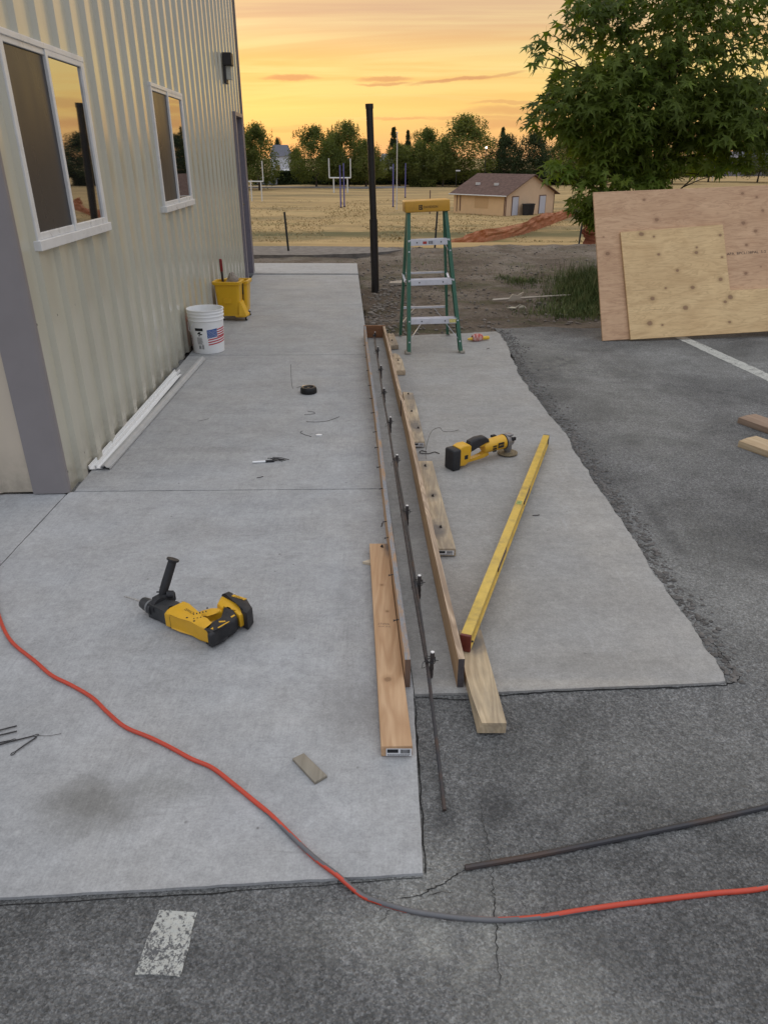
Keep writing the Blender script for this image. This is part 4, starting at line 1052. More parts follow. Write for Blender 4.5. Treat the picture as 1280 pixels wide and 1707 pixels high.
# ------------------------------------------------------------------ white trim pieces on the walkway by the wall
def chan(name, label, p, q, w_, mat, prof):
    M, L = tilt_between(p, q); t = MB(); n = len(prof)
    vs = [(x*w_, y, z*w_) for y in (0, L) for x, z in prof]
    t.add(vs, [(i, i+1, n+i+1, n+i) for i in range(n-1)])
    o = t.build(name, mat, None); o.location = M.translation; o.rotation_euler = M.to_euler()
    me = o.modifiers.new('solid', 'SOLIDIFY'); me.thickness = .0025
    return tag(o, label, 'trim')
J = [(-.5, .05), (-.5, .45), (-.35, .45), (-.33, .06), (.32, .05), (.35, .5), (.5, .5), (.5, .05)]
chan('vinyl_trim', 'longest white trim piece nearest the wall, lying on the walkway', (-1.572, 3.60, .004), (-1.618, 5.57, .004), .045, M_pail, J)
chan('vinyl_trim', 'bright white trim piece in the middle of the three by the wall', (-1.535, 3.605, .008), (-1.578, 5.45, .008), .045, M_pail, [(-.5, .4), (-.45, .05), (.1, .02), (.12, .3), (.5, .28)])
chan('vinyl_trim', 'greyish trim piece farthest from the wall, reaching toward the pail', (-1.500, 3.60, .004), (-1.505, 5.97, .004), .045, plain('greyed_vinyl', (.42, .42, .41), .5, 0, .4, .1, 12), [(-.5, .05), (-.5, .5), (-.1, .55), (.1, .3), (.5, .25), (.5, .02)])

# black cap
bc = thing('pipe_plug', 'round black plastic plug lying on the walkway', 'plug', (-.540, 5.03, 0))
k = MB(); k.lathe([(.0, .002), (.058, .002), (.060, .012), (.058, .034), (.050, .044), (.040, .045), (.034, .040), (.030, .036), (.012, .035), (.010, .040), (0, .040)], 36); k.build('body', plain('gloss_black_plastic', (.012, .012, .012), .42, 0, .3), bc, smooth=40)
k = MB()
for i in range(6):
    a = i*math.pi/3; k.bbox(.010, .036, -.002, .002, .024, .040, .0006, 1, Matrix.Rotation(a, 4, 'Z'))
k.build('rib', plain('gloss_black_plastic', (.012, .012, .012), .3), bc)

# marker with tie wires
mk = thing('marker_pen', 'white marker pen with black cap lying on the walkway', 'pen', (-.655, 3.712, .006), R(10))
k = MB(); k.tube([(-.072, 0, 0), (-.070, 0, 0), (.0, 0, 0)], [.003, .0055, .006], 10); k.build('barrel', M_pail, mk, smooth=True)
k = MB(); k.tube([(.0, 0, 0), (.045, 0, 0), (.048, 0, 0)], [.0075, .0075, .005], 10); k.build('cap', M_black, mk, smooth=True)
def wire(label, pts, r=.0012, z=.003, name='tie_wire', cat='wire', group=None, sub=6):
    P_ = [Vector((p[0], p[1], (p[2] if len(p) > 2 else z))) for p in pts]; out = []
    for i in range(len(P_)-1):
        a, b_, c_, d_ = P_[max(i-1, 0)], P_[i], P_[i+1], P_[min(i+2, len(P_)-1)]
        for j in range(sub):
            t = j/sub; out.append(.5*((2*b_)+(c_-a)*t+(2*a-5*b_+4*c_-d_)*t*t+(3*b_-a-3*c_+d_)*t**3))
    out.append(P_[-1])
    return tag(MB().tube(out, r, 5).build(name, M_steel), label, cat, group)
k = MB()
for i in range(7):
    a = rnd.uniform(-.6, .25); x, y = -.595+rnd.uniform(-.01, .03), 3.735+rnd.uniform(-.02, .03); l_ = rnd.uniform(.05, .11)
    k.tube([(x-l_/2*math.cos(a), y-l_/2*math.sin(a), .003), (x, y, .008), (x+l_/2*math.cos(a), y+l_/2*math.sin(a), .003)], .0018, 5)
stuff(tag(k.build('tie_wires', M_steel), 'small tangle of short tie wires beside the marker pen', 'wires'))
wire('bent black wire standing up just left of the round black plug', [(-.70, 5.36, .12), (-.668, 5.14, .006), (-.62, 5.17, .004), (-.56, 5.18, .004)], .0014)
wire('short hooked wire below the round black plug', [(-.506, 4.60), (-.468, 4.585), (-.455, 4.555), (-.49, 4.535), (-.522, 4.53)])
wire('longest curved wire on the walkway, opening toward the form', [(-.497, 4.392), (-.43, 4.385), (-.355, 4.412), (-.290, 4.49)], .0013)
wire('small bent wire beside the white chip', [(-.502, 4.22), (-.512, 4.19), (-.486, 4.155), (-.437, 4.115)], .0013)
wire('short thin wire alone near the joint by the wall', [(-1.19, 4.40), (-1.16, 4.42), (-1.13, 4.45)], .0009)
wire('long thin looping wire between the weathered block and the grinder', [(.228, 3.66, .042), (.236, 3.82, .03), (.262, 3.98, .05), (.292, 4.10, .05), (.34, 4.20, .03), (.36, 4.165, .02), (.41, 4.17, .015), (.462, 4.23, .005)], .0014)
wire('thicker twisted wire lying across the thin looping wire', [(.245, 3.86), (.215, 3.88), (.205, 3.845), (.25, 3.835), (.29, 3.86), (.315, 3.835)], .0025, .004)
wire('thin wire beside the bundle at the left edge of the walkway', [(-1.01, 1.604), (-.98, 1.603), (-.945, 1.612)], .0006)
def tie(label, x, y, a, l_):
    o = MB(); c_, s_ = math.cos(a), math.sin(a); pts = []
    for i in range(13):
        b_ = math.pi*2*i/12; pts.append((l_/2+.007*math.cos(b_), .004*math.sin(b_), .003))
    o.tube([(-l_/2, .0015, .004), (0, .0022, .005), (l_/2-.007, .001, .004)], .0011, 5); o.tube([(-l_/2, -.0015, .004), (0, -.0015, .005), (l_/2-.007, -.001, .004)], .0011, 5); o.tube(pts, .0011, 5)
    q_ = o.build('loop_tie', M_steel, None, (x, y, 0)); q_.rotation_euler = (0, 0, a); return tag(q_, label, 'wire tie')
tie('loop end wire tie pointing down right, crossing the others at the left edge', -1.030, 1.565, R(238), .075)
tie('longest wire tie of the bundle at the left edge', -1.075, 1.578, R(24), .13)
tie('uppermost wire tie of the bundle at the left edge', -1.135, 1.622, R(205), .10)
tie('second wire tie from the top of the bundle at the left edge', -1.13, 1.600, R(202), .11)
tie('lowest wire tie of the bundle at the left edge', -1.13, 1.565, R(20), .12)
wc = MB().prism([(0, 0), (.030, .004), (.034, .016), (.010, .020), (-.004, .012)], 0, .006, .001).build('white_chip', M_pail, None, (-.410, 4.135, 0)); tag(wc, 'tiny bright white chip on the walkway beside a bent wire', 'debris')
for (x, y, l) in [(-.655, 3.50, 'dark nail lying on the walkway below the marker pen'), (.915, 6.35, 'nail on the new slab right of the ladder'), (.715, 3.05, 'reddish screw on the new slab right of the level'), (-.01, 2.95, 'bent nail on the walkway against the left form board')]:
    a = rnd.random()*3; k = MB().tube([(-.016*math.cos(a), -.016*math.sin(a), .002), (.016*math.cos(a), .016*math.sin(a), .002)], .002, 6); k.lathe([(0, 0), (.004, 0), (.004, .0012), (0, .0012)], 8, Matrix.Translation((.016*math.cos(a), .016*math.sin(a), .003)))
    tag(k.build('nail', M_rust, None, (x, y, 0)), l, 'nail')

# ------------------------------------------------------------------ extension cord
cm, N, b = base('orange_and_grey_cord', (.5, .05, .02), .45); c = N.coord(); U = N.new('ShaderNodeTexCoord').outputs['UV']
cp_ = [(-1.62, 2.62), (-1.50, 2.36), (-1.411, 2.208), (-1.30, 2.06), (-1.165, 1.945), (-1.08, 1.872), (-.997, 1.823), (-.91, 1.765), (-.839, 1.698), (-.765, 1.635), (-.681, 1.593), (-.61, 1.553), (-.539, 1.509), (-.474, 1.476), (-.404, 1.418), (-.345, 1.366), (-.293, 1.32), (-.242, 1.267), (-.19, 1.213), (-.152, 1.178), (-.113, 1.147),
       (-.055, 1.104), (-.02, 1.088), (.014, 1.076), (.06, 1.063), (.108, 1.054), (.18, 1.045), (.254, 1.041), (.349, 1.048), (.432, 1.062), (.53, 1.077), (.629, 1.090), (.76, 1.106), (.891, 1.121), (1.1, 1.17), (1.4, 1.3)]
P_ = [Vector((p[0], p[1], (.0068 if p[1] > 1.12+.04*p[0] else -.0052))) for p in cp_]; out = []
for i in range(len(P_)-1):
    a, b0, c0, d0 = P_[max(i-1, 0)], P_[i], P_[i+1], P_[min(i+2, len(P_)-1)]
    for j in range(6):
        t = j/6; out.append(.5*((2*b0)+(c0-a)*t+(2*a-5*b0+4*c0-d0)*t*t+(3*b0-a-3*c0+d0)*t**3))
out.append(P_[-1])
# flat two-core cord: orange with one grey side that twists round slowly
k = MB(); n = 14; up = Vector((0, 0, 1)); vs = []; sarc = 0
tw = []
for i, p in enumerate(out):
    t = (out[min(i+1, len(out)-1)]-out[max(i-1, 0)]).normalized(); a = up.cross(t).normalized(); b_ = t.cross(a)
    for j in range(n):
        th = 2*math.pi*j/n; vs.append(p+a*math.cos(th)*.0062+b_*math.sin(th)*.0062)
    x = p.x
    # where the grey side faces: 0 = hidden below, pi/2 = far side
    if x < -.25: g0 = R(200)
    elif x < 0: g0 = R(200)-(x+.25)/.25*R(130)
    elif x < .2: g0 = R(70)+x/.2*R(95)
    elif x < .5: g0 = R(165)+(x-.2)/.3*R(60)
    elif x < .7: g0 = R(225)+(x-.5)/.2*R(60)
    else: g0 = R(285)+min(1, (x-.7)/.25)*R(80)
    tw.append(g0)
fs = []; ms = []
for i in range(len(out)-1):
    for j in range(n):
        fs.append((i*n+j, i*n+(j+1) % n, (i+1)*n+(j+1) % n, (i+1)*n+j))
        th = 2*math.pi*(j+.5)/n; ms.append(th)
k.v = [tuple(v) for v in vs]; k.f = fs; k.m = [0]*len(fs)
# angle convention: th=0 is left of travel, 90deg = up
for q in range(len(fs)):
    i = q//n; x = out[i].x; th = math.degrees(ms[q]) % 360
    # centre angle of the grey stripe and its half width
    if x < -.36: ctr, hw = 300, 60
    elif x < -.10: ctr, hw = 300-(x+.36)/.26*300, 68
    elif x < .0: ctr, hw = 0+(x+.10)/.10*75, 95
    elif x < .14: ctr, hw = 75+x/.14*35, 105
    elif x < .34: ctr, hw = 110+(x-.14)/.2*90, 92
    elif x < .62: ctr, hw = 200+(x-.34)/.28*80, 70
    else: ctr, hw = 280+min(1, (x-.62)/.3)*90, 75
    dlt = abs((th-ctr+180) % 360-180)
    k.m[q] = 1 if dlt < hw else 0
cd = k.build('extension_cord', [plain('cord_orange', (.50, .055, .025), .42, 0, .5, .08, 30, 0, .1), plain('cord_grey', (.12, .12, .125), .5, 0, .5, .1, 30)], None, smooth=True)
tag(cd, 'orange and grey extension cord snaking across the walkway and asphalt', 'cord')
# ------------------------------------------------------------------ power tools
M_tool = plain('tool_yellow', (.66, .36, .018), .38, 0, .5, .04, 40, 0, .08)
M_grip = plain('tool_grip_black', (.022, .022, .024), .6, 0, .4, .2, 80)
M_gear = plain('tool_gear_black', (.030, .031, .033), .45, 0, .5, .1, 60)
O = Vector((-.68, 2.16, 0))
dr = thing('rotary_hammer', 'yellow and black cordless rotary hammer drill lying on its side on the walkway', 'drill', O)
def W2(pts, k=0):
    cy_ = sum(q[1] for q in pts)/len(pts)
    return [(x*1.008-O.x, y-O.y+.008-k*max(-1, min(1, (y-cy_)/.035))-(k*.2 if y < cy_ else 0)*-1) for x, y in pts]
k = MB()
k.prism(W2([(-.772, 2.150), (-.768, 2.180), (-.757, 2.178), (-.724, 2.214), (-.731, 2.232), (-.716, 2.230), (-.704, 2.208), (-.658, 2.166), (-.640, 2.130), (-.632, 2.090), (-.616, 2.060), (-.592, 2.050), (-.584, 2.030), (-.593, 1.996), (-.630, 2.018), (-.669, 2.048), (-.711, 2.075), (-.752, 2.106)], .024), .010, .070, .017, seg=4)
k.prism(W2([(-.668, 2.150), (-.652, 2.166), (-.619, 2.186), (-.585, 2.186), (-.570, 2.165), (-.574, 2.146), (-.602, 2.146), (-.628, 2.128), (-.640, 2.11)], .004), .024, .060, .012, seg=3)
body = k.build('body', M_tool, dr, smooth=40)
k = MB()
k.prism(W2([(-.752, 2.098), (-.772, 2.130), (-.772, 2.172), (-.757, 2.168), (-.727, 2.212), (-.748, 2.234), (-.798, 2.246), (-.826, 2.240), (-.850, 2.226), (-.852, 2.200), (-.818, 2.168), (-.786, 2.132)], .018), .006, .064, .018, seg=4); k.build('gear_housing', M_gear, dr, smooth=40)
ax_ = Vector((-.103, .078, 0)).normalized()
ck_ = Vector((-.845, 2.216, .040))-O
k = MB(); k.tube([ck_-ax_*.01, ck_+ax_*.0, ck_+ax_*.035, ck_+ax_*.055, ck_+ax_*.058], [.026, .026, .024, .021, .012], 18); k.build('chuck', M_gear, dr, smooth=40)
k = MB(); k.tube([ck_+ax_*.006, ck_+ax_*.014], .0275, 18); k.build('collar', plain('grey_collar', (.16, .16, .16), .4), dr, smooth=40)
k = MB(); pts_ = []; 
for i in range(60):
    t = i/59; pts_.append(ck_+ax_*(.055+.125*t)+Vector((0, 0, -.022*t)))
k.tube(pts_, [.0028+.0009*math.sin(i*1.15) for i in range(60)], 7); k.build('drill_bit', plain('bright_steel', (.45, .44, .42), .35, .8, .5, .3, 200), dr, smooth=True)
# auxiliary handle
h0 = Vector((-.822, 2.222, .045))-O; h1 = Vector((-.812, 2.262, .085))-O; h2 = Vector((-.775, 2.300, .190))-O
hd = (h2-h1).normalized()
k = MB(); k.tube([h1-hd*.02, h1, h1+hd*.03, h1+hd*.07, h2-hd*.004, h2, h2+hd*.006], [.013, .016, .017, .0165, .016, .023, .023], 14); k.build('side_handle', M_grip, dr, smooth=45)
k = MB(); k.tube([h0-ax_*.010, h0+ax_*.010], [.034, .034], 18); k.prism([(x-O.x, y-O.y) for x, y in [(-.850, 2.235), (-.835, 2.205), (-.79, 2.245), (-.775, 2.275), (-.80, 2.285), (-.822, 2.272)]], .03, .075, .008)
k.tube([h1+Vector((.012, -.01, -.012)), h1+Vector((.036, -.006, -.014)), h1+Vector((.038, -.006, -.014))], [.014, .015, .006], 12)
k.tube([h1+Vector((-.028, .004, -.01)), h1+Vector((.01, .002, -.008))], .003, 6); k.build('handle_clamp', M_grip, dr, smooth=40)
k = MB(); k.prism(W2([(-.575, 2.150), (-.600, 2.200), (-.597, 2.245), (-.590, 2.262), (-.505, 2.205), (-.483, 2.126), (-.505, 2.098), (-.530, 2.125), (-.545, 2.16)], .012), .014, .070, .010, seg=2); k.build('battery_foot', M_tool, dr, smooth=40)
k = MB(); k.prism(W2([(-.592, 2.252), (-.569, 2.272), (-.493, 2.220), (-.466, 2.140), (-.478, 2.098), (-.500, 2.115), (-.520, 2.175)], .012), .004, .080, .008, seg=2); bt = k.build('battery', M_grip, dr, smooth=40)
k = MB(); k.prism(W2([(-.545, 2.238), (-.493, 2.200), (-.500, 2.186), (-.552, 2.225)], .008), .0803, .0810, 0); k.build('label', M_tool, bt)
a_ = math.atan2(2.200-2.238, -.493+.545)
text('lettering', 'DEWALT', .014, M_ink, bt, Matrix.Translation((-.5225-O.x, 2.214-O.y, .0814)) @ Matrix.Rotation(a_, 4, 'Z'), 0, .05)
text('lettering', 'XR 20V', .012, M_label, bt, Matrix.Translation((-.545-O.x, 2.240-O.y, .0806)) @ Matrix.Rotation(a_, 4, 'Z'), 0, .026)
k = MB(); k.prism(W2([(-.600, 2.020), (-.612, 2.045), (-.590, 2.066), (-.560, 2.090), (-.553, 2.112), (-.566, 2.150), (-.574, 2.180), (-.559, 2.196), (-.535, 2.180), (-.511, 2.120), (-.518, 2.085), (-.540, 2.052), (-.560, 2.036), (-.568, 1.998), (-.582, 1.984), (-.594, 1.992)], .012), .010, .070, .015, seg=4); gp = k.build('grip', M_grip, dr, smooth=40)
k = MB()
for pts_ in ([(-.570, 2.066), (-.548, 2.084), (-.545, 2.078), (-.567, 2.058)], [(-.534, 2.110), (-.524, 2.122), (-.519, 2.116), (-.530, 2.102)], [(-.566, 2.028), (-.540, 2.060), (-.532, 2.066), (-.534, 2.060), (-.562, 2.024)], [(-.588, 2.02), (-.578, 2.016), (-.582, 2.03)]):
    k.prism(W2([(a_, b_+.012 if b_ < 2.07 else b_-.004) for a_, b_ in pts_]), .0698, .0710, 0)
parts_split(k.build('grip_inlay', M_tool, gp))
k = MB(); k.prism(W2([(-.620, 2.075), (-.608, 2.086), (-.590, 2.080), (-.586, 2.068), (-.610, 2.060)]), .028, .060, .006); k.build('trigger', M_grip, dr, smooth=40)
k = MB()
for i in range(5): k.prism(W2([(-.668+.010*i, 2.118+.004*i), (-.663+.010*i, 2.116+.004*i), (-.665+.010*i, 2.124+.004*i), (-.670+.010*i, 2.126+.004*i)]), .0700, .0707, 0)
for i in range(4): k.prism(W2([(-.662+.011*i, 2.092+.004*i), (-.656+.011*i, 2.091+.004*i), (-.659+.011*i, 2.098+.004*i)]), .0700, .0707, 0)
for (x, y) in [(-.632, 2.155), (-.690, 2.095), (-.600, 2.030), (-.660, 2.075), (-.500, 2.13)]: k.lathe([(0, .001), (.004, .001), (.004, 0)], 8, Matrix.Translation((x-O.x, y-O.y+.012, .0698)))
stuff(k.build('vent', M_ink, body))
MB().prism(W2([(-.708, 2.160), (-.668, 2.130), (-.676, 2.116), (-.716, 2.146)]), .0700, .0704, 0).build('nameplate', M_tool, body)
text('lettering', 'DEWALT', .017, M_ink, body, Matrix.Translation((-.692-O.x, 2.146-O.y, .0709)) @ Matrix.Rotation(math.atan2(-.030, .040), 4, 'Z'), 0, .044)

# angle grinder
gr_ = thing('angle_grinder', 'yellow and black cordless angle grinder standing on the new slab', 'grinder', (.372, 3.625, 0), math.atan2(.245, .375))
k = MB(); k.bbox(-.028, .026, -.040, .040, .0, .118, .010, 3); k.build('battery', M_grip, gr_, smooth=40)
Mg = Matrix.Rotation(R(90), 4, 'X')
def side(mb, pts, y0, y1, r): mb.prism(pts, -y1, -y0, r, Matrix(((1, 0, 0, 0), (0, 0, -1, 0), (0, 1, 0, 0), (0, 0, 0, 1))), 3)
k = MB(); side(k, [(.018, .018), (.018, .122), (.045, .132), (.085, .130), (.100, .118), (.100, .060), (.090, .030), (.060, .012)], -.035, .035, .009); 
side(k, [(.085, .016), (.095, .034), (.200, .040), (.215, .060), (.235, .060), (.245, .030), (.205, .020)], -.016, .016, .006)
side(k, [(.085, .100), (.10, .125), (.235, .115), (.235, .085)], -.018, .018, .008)
gb = k.build('body', M_tool, gr_, smooth=40)
k = MB(); k.tube([(.205, 0, .078), (.215, 0, .079), (.25, 0, .081), (.33, 0, .083), (.352, 0, .083), (.354, 0, .083)], [.026, .034, .037, .040, .041, .032], 24); k.build('motor_housing', M_tool, gr_, smooth=40)
k = MB(); side(k, [(.092, .108), (.105, .138), (.150, .150), (.205, .148), (.232, .128), (.238, .108), (.200, .110), (.150, .106), (.120, .085), (.108, .075)], -.024, .024, .010); k.build('grip', M_grip, gr_, smooth=40)
k = MB(); side(k, [(.150, .090), (.160, .106), (.200, .108), (.205, .092), (.18, .084)], -.010, .010, .003); k.build('trigger', M_ink, gr_)
k = MB(); k.tube([(.352, 0, .083), (.358, 0, .083)], .043, 24); k.build('seal', M_ink, gr_)
M_cast = plain('grey_cast_metal', (.24, .235, .24), .45, .5, .5, .1, 40)
k = MB(); k.tube([(.357, 0, .083), (.372, 0, .082), (.395, 0, .078), (.418, 0, .075), (.424, 0, .075)], [.042, .038, .032, .024, .012], 20); k.tube([(.392, 0, .075), (.392, 0, .030), (.392, 0, .018)], [.024, .024, .016], 18); k.bbox(.375, .412, -.02, .02, .11, .122, .004); k.build('gear_head', M_cast, gr_, smooth=40)
k = MB(); k.bbox(.395, .425, -.032, -.016, .085, .105, .004); k.bbox(.300, .330, .030, .05, .105, .118, .003); parts_split(k.build('lock_button', M_ink, gr_))
k = MB(); k.lathe([(0, .014), (.022, .014), (.03, .010), (.0575, .010), (.0575, .006), (.03, .006), (0, .004)], 40, Matrix.Translation((.395, 0, 0)))
k.build('grinding_disc', plain('brown_abrasive', (.20, .16, .10), .9, 0, .2, .4, 120), gr_, smooth=40)
k = MB(); k.lathe([(0, .030), (.016, .030), (.018, .015), (0, .015)], 16, Matrix.Translation((.395, 0, 0))); k.build('flange', M_cast, gr_)
k = MB(); k.box(.285, .325, -.0425, -.040, .070, .100); k.build('nameplate', M_ink, gb)
text('lettering', 'DEWALT', .011, M_tool, gb, Matrix.Translation((.305, -.0428, .086)) @ Matrix.Rotation(R(90), 4, 'X'), 0, .032)
k = MB()
for i in range(4):
    for j in range(3): k.box(.250+.007*i, .254+.007*i, -.0385-.0003*i, -.036, .052+.014*j, .062+.014*j)
k.box(.052, .075, -.0358, -.0345, .052, .075); stuff(k.build('vent', M_ink, gb))

# ------------------------------------------------------------------ plywood sheets
E1 = Vector((.99243229, .11858193, .03188228)); E2 = Vector((-.07719797, .40061409, .91298895)); EN = Vector((.0954915, -.90854096, .40673664))
PM = Matrix((E1, EN*-1, E2)).transposed().to_4x4()
def sheet(name, label, org, pts, th, mat):
    M = PM.copy(); M.translation = org
    mb = MB(); mb.prism(pts, 0, th, .0015, Matrix(((1, 0, 0, 0), (0, 0, -1, 0), (0, 1, 0, 0), (0, 0, 0, 1))), 1)
    o = mb.build(name, mat, None); o.matrix_world = M; return tag(o, label, 'plywood')
def ply_mat(name, c1, c2, c3, knots, split=None):
    m, N, b = base(name, c1, .75, 0, .25); c = N.coord()
    f = N.noise(N.mapping(c, (1.1, 1, 3.2)), 1.6, 5, .6, 1.6); cc = N.mix(N.map(f, .35, .65), c1, c2)
    g = N.noise(N.mapping(c, (2.2, 1, 16), loc=(2, 0, 1)), 1, 4, .6, 1.2)
    gr = N.math('ABSOLUTE', N.math('SUBTRACT', N.math('FRACT', N.math('MULTIPLY', g, 6)), .5)); cc = N.mix(N.map(gr, .25, .5, 0, .40), cc, c3)
    fb = N.noise(N.mapping(c, (7, 1, 130)), 1, 3, .6); cc = N.mix(N.map(fb, .45, .75, 0, .3), cc, c3)
    bl = N.noise(c, 3.2, 3, .5, .6); cc = N.mix(N.map(bl, .5, .68, 0, .45), cc, N.mix(1, cc, (1.12, 1.12, 1.1), 'MULTIPLY'))
    X, Y, Z = N.xyz(c)
    for (x, z, r) in knots:
        p = N.math('DIVIDE', N.math('SUBTRACT', X, x), r*1.25); q = N.math('DIVIDE', N.math('SUBTRACT', Z, z), r)
        e = N.math('ADD', N.math('SQRT', N.math('ADD', N.math('MULTIPLY', p, p), N.math('MULTIPLY', q, q))), N.math('MULTIPLY', N.math('SUBTRACT', N.noise(c, 45, 2), .5), .6))
        cc = N.mix(N.map(e, 2.6, 1.0, 0, .40, True), cc, c3); cc = N.mix(N.map(e, 1.15, .75, 0, .65), cc, (.19, .11, .06)); cc = N.mix(N.map(e, .8, .5, 0, .7), cc, (.30, .18, .11))
    # a few fine checks along the grain
    chk = N.noise(N.mapping(c, (1.3, 1, 60), loc=(4, 1, 3)), 1, 2, .5, .3); cc = N.mix(N.map(chk, .715, .74, 0, .55), cc, (.16, .10, .06))
    N.put(b.inputs['Base Color'], cc); N.put(b.inputs['Normal'], N.bump(fb, .25, .002)); return m
BL = Vector((2.013, 6.688, -.010))
kb = [(.479, 1.262, .011), (.588, 1.077, .016), (.1, .79, .017), (1.436, 1.283, .012), (1.575, 1.244, .010), (1.627, 1.117, .012), (1.429, 1.011, .017), (1.545, .932, .014), (1.448, .807, .012), (1.427, .544, .014), (1.578, .599, .006), (.071, .943, .006), (1.9, 1.0, .015), (2.1, .7, .012)]
big = sheet('plywood_sheet', 'large pinkish plywood sheet leaning behind the yellower one', BL, [(0, 0), (0, 1.35), (2.44, 1.35), (2.44, 0)], .018,
      ply_mat('pink_plywood', (.64, .42, .255), (.53, .33, .195), (.33, .18, .105), kb))
text('stamp', 'APA  BPCL138PAL  S-2  19/32', .034, M_ink, big, Matrix(((1, 0, 0, 1.50), (0, 0, -1, -.0186), (0, 1, 0, .735), (0, 0, 0, 1))) @ Matrix.Rotation(R(1), 4, 'Z'), 0, .50)
ks = [(.419, .933, .020), (.538, .906, .010), (1.179, .89, .014), (.943, .788, .010), (.936, .741, .016), (.573, .742, .013), (.744, .587, .014), (1.185, .687, .010), (1.158, .485, .018), (.881, .424, .018), (.621, .432, .010), (.488, .342, .019), (.801, .241, .022), (1.244, .317, .022), (1.191, .275, .014), (1.223, .085, .013), (.448, .119, .022), (.568, .096, .010), (1.75, .2, .015)]
sm = sheet('plywood_sheet', 'yellowish L shaped plywood offcut with many knots leaning in front', BL+EN*.022+Vector((0, 0, 0)), [(.256, -.02), (.223, .96), (1.21, .987), (1.244, .378), (2.3, .375), (2.3, -.02)], .018,
      ply_mat('yellow_plywood', (.74, .53, .28), (.63, .43, .22), (.40, .25, .12), ks))
sm.location = BL+EN*.022+Vector((0, 0, .012))
stk = thing('wood_stake', 'squared wooden stake whose top shows above the plywood sheets', 'stake', (3.72, 7.39, -.05))
k = MB(); k.bbox(-.024, .024, -.02, .02, 0, 1.305, .003); k.build('shaft', wood('stake_wood', (.30, .20, .12), (.17, .10, .06), 'Z'), stk)

# ------------------------------------------------------------------ bits on the dirt
k = MB(); k.add([], []); p0, p1 = Vector((0, 0, 0)), Vector((1.0, .29, .02)); 
stick = thing('splintered_lath', 'long pale splintered lath lying on the dirt left of the grass clump', 'lath', (1.285, 8.79, -.02), 0)
k.tube([p0, p0.lerp(p1, .1), p0.lerp(p1, .5), p0.lerp(p1, .93), p1], [.022, .026, .020, .014, .004], 5); k.v = [(x, y, z*.7+.015) for x, y, z in k.v]; k.build('lath', wood('bleached_wood', (.52, .46, .38), (.34, .28, .22), 'X', .6), stick)
k = MB(); k.prism([(.16, -.01), (.20, .02), (.24, .075), (.30, .06), (.34, .085), (.37, .10), (.33, .03), (.36, .01)], 0, .03, .002, Matrix(((1, 0, 0, 0), (0, 0, -1, .07), (0, 1, 0, .0), (0, 0, 0, 1)))); k.build('splinter', wood('bleached_wood2', (.50, .44, .36), (.32, .27, .2), 'X', .6), stick)
k = MB()
k.prism([(0, 0), (.06, .03), (.11, 0), (.09, -.05), (.03, -.04)], 0, .012, .002); k.prism([(.13, -.02), (.19, .0), (.2, .05), (.17, .03)], 0, .02, .002)
k.tube([(.10, 0, .01), (.15, .04, .03), (.20, .02, .02), (.21, -.04, .01)], .005, 5)
tag(k.build('litter_scrap', plain('pale_litter', (.40, .37, .29), .8, 0, .3, .4, 20), None, (1.40, 8.42, -.03)), 'crumpled pale litter on the dirt below the splintered lath', 'litter')
k = MB().prism([(0, 0), (.02, .14), (.25, .28), (.46, .26), (.48, .12), (.2, .02)], 0, .03, .004)
tag(k.build('flat_offcut', plain('flat_offcut_wood', (.38, .33, .27), .9, 0, .2, .2, 12, .3), None, (.065, 10.1, -.035)), 'flat pale offcut on the dirt between the black post and the ladder', 'offcut')

# grass clump left of the plywood and small weeds
M_blade, N, b = base('green_grass', (.06, .10, .03), .7, 0, .3)
N.put(b.inputs['Base Color'], N.ramp(N.noise(N.coord(), 7, 3), [(.3, (.045, .07, .018)), (.5, (.095, .13, .035)), (.7, (.22, .22, .09))]))
b.inputs['Subsurface Weight'].default_value = 0
def blades(mb, cx, cy, sx, sy, n, h, spread=.5):
    for i in range(n):
        x, y = cx+rnd.gauss(0, sx), cy+rnd.gauss(0, sy)
        if y < 7.75 and x > 1.2: continue
        hh = h*rnd.uniform(.35, 1)*math.exp(-((x-cx)/(sx*2.4))**2); a = rnd.random()*6.28; w_ = rnd.uniform(.0022, .005); ln_ = rnd.uniform(.1, spread)*hh
        c_, s_ = math.cos(a), math.sin(a); z = dz(x, y)-.01
        mb.add([(x-s_*w_, y+c_*w_, z), (x+s_*w_, y-c_*w_, z), (x+c_*ln_*.35+s_*w_*.7, y+s_*ln_*.35-c_*w_*.7, z+hh*.6), (x+c_*ln_*.35-s_*w_*.7, y+s_*ln_*.35+c_*w_*.7, z+hh*.6), (x+c_*ln_, y+s_*ln_, z+hh)], [(0, 1, 2, 3), (3, 2, 4)])
k = MB()
blades(k, 2.85, 9.3, .33, .55, 7500, .40, .7); blades(k, 2.45, 8.6, .35, .35, 2500, .16, .9); blades(k, 3.5, 9.4, .5, .6, 3000, .35); blades(k, 2.2, 8.15, .4, .15, 1500, .10, .9)
stuff(tag(k.build('grass', M_blade), 'clump of long green grass beside the left edge of the plywood', 'grass'))
k = MB(); blades(k, 1.95, 10.5, .16, .12, 500, .10, 1); blades(k, 1.75, 10.9, .1, .1, 200, .08, 1); blades(k, 2.4, 10.7, .3, .2, 350, .07, 1); blades(k, .9, 9.9, .2, .3, 150, .05, 1); blades(k, 2.6, 11.5, .8, .5, 500, .06, 1); blades(k, .6, 12.5, .8, .5, 260, .06, 1)
stuff(tag(k.build('weeds', M_blade), 'sparse low weeds growing in the bare dirt', 'weeds'))

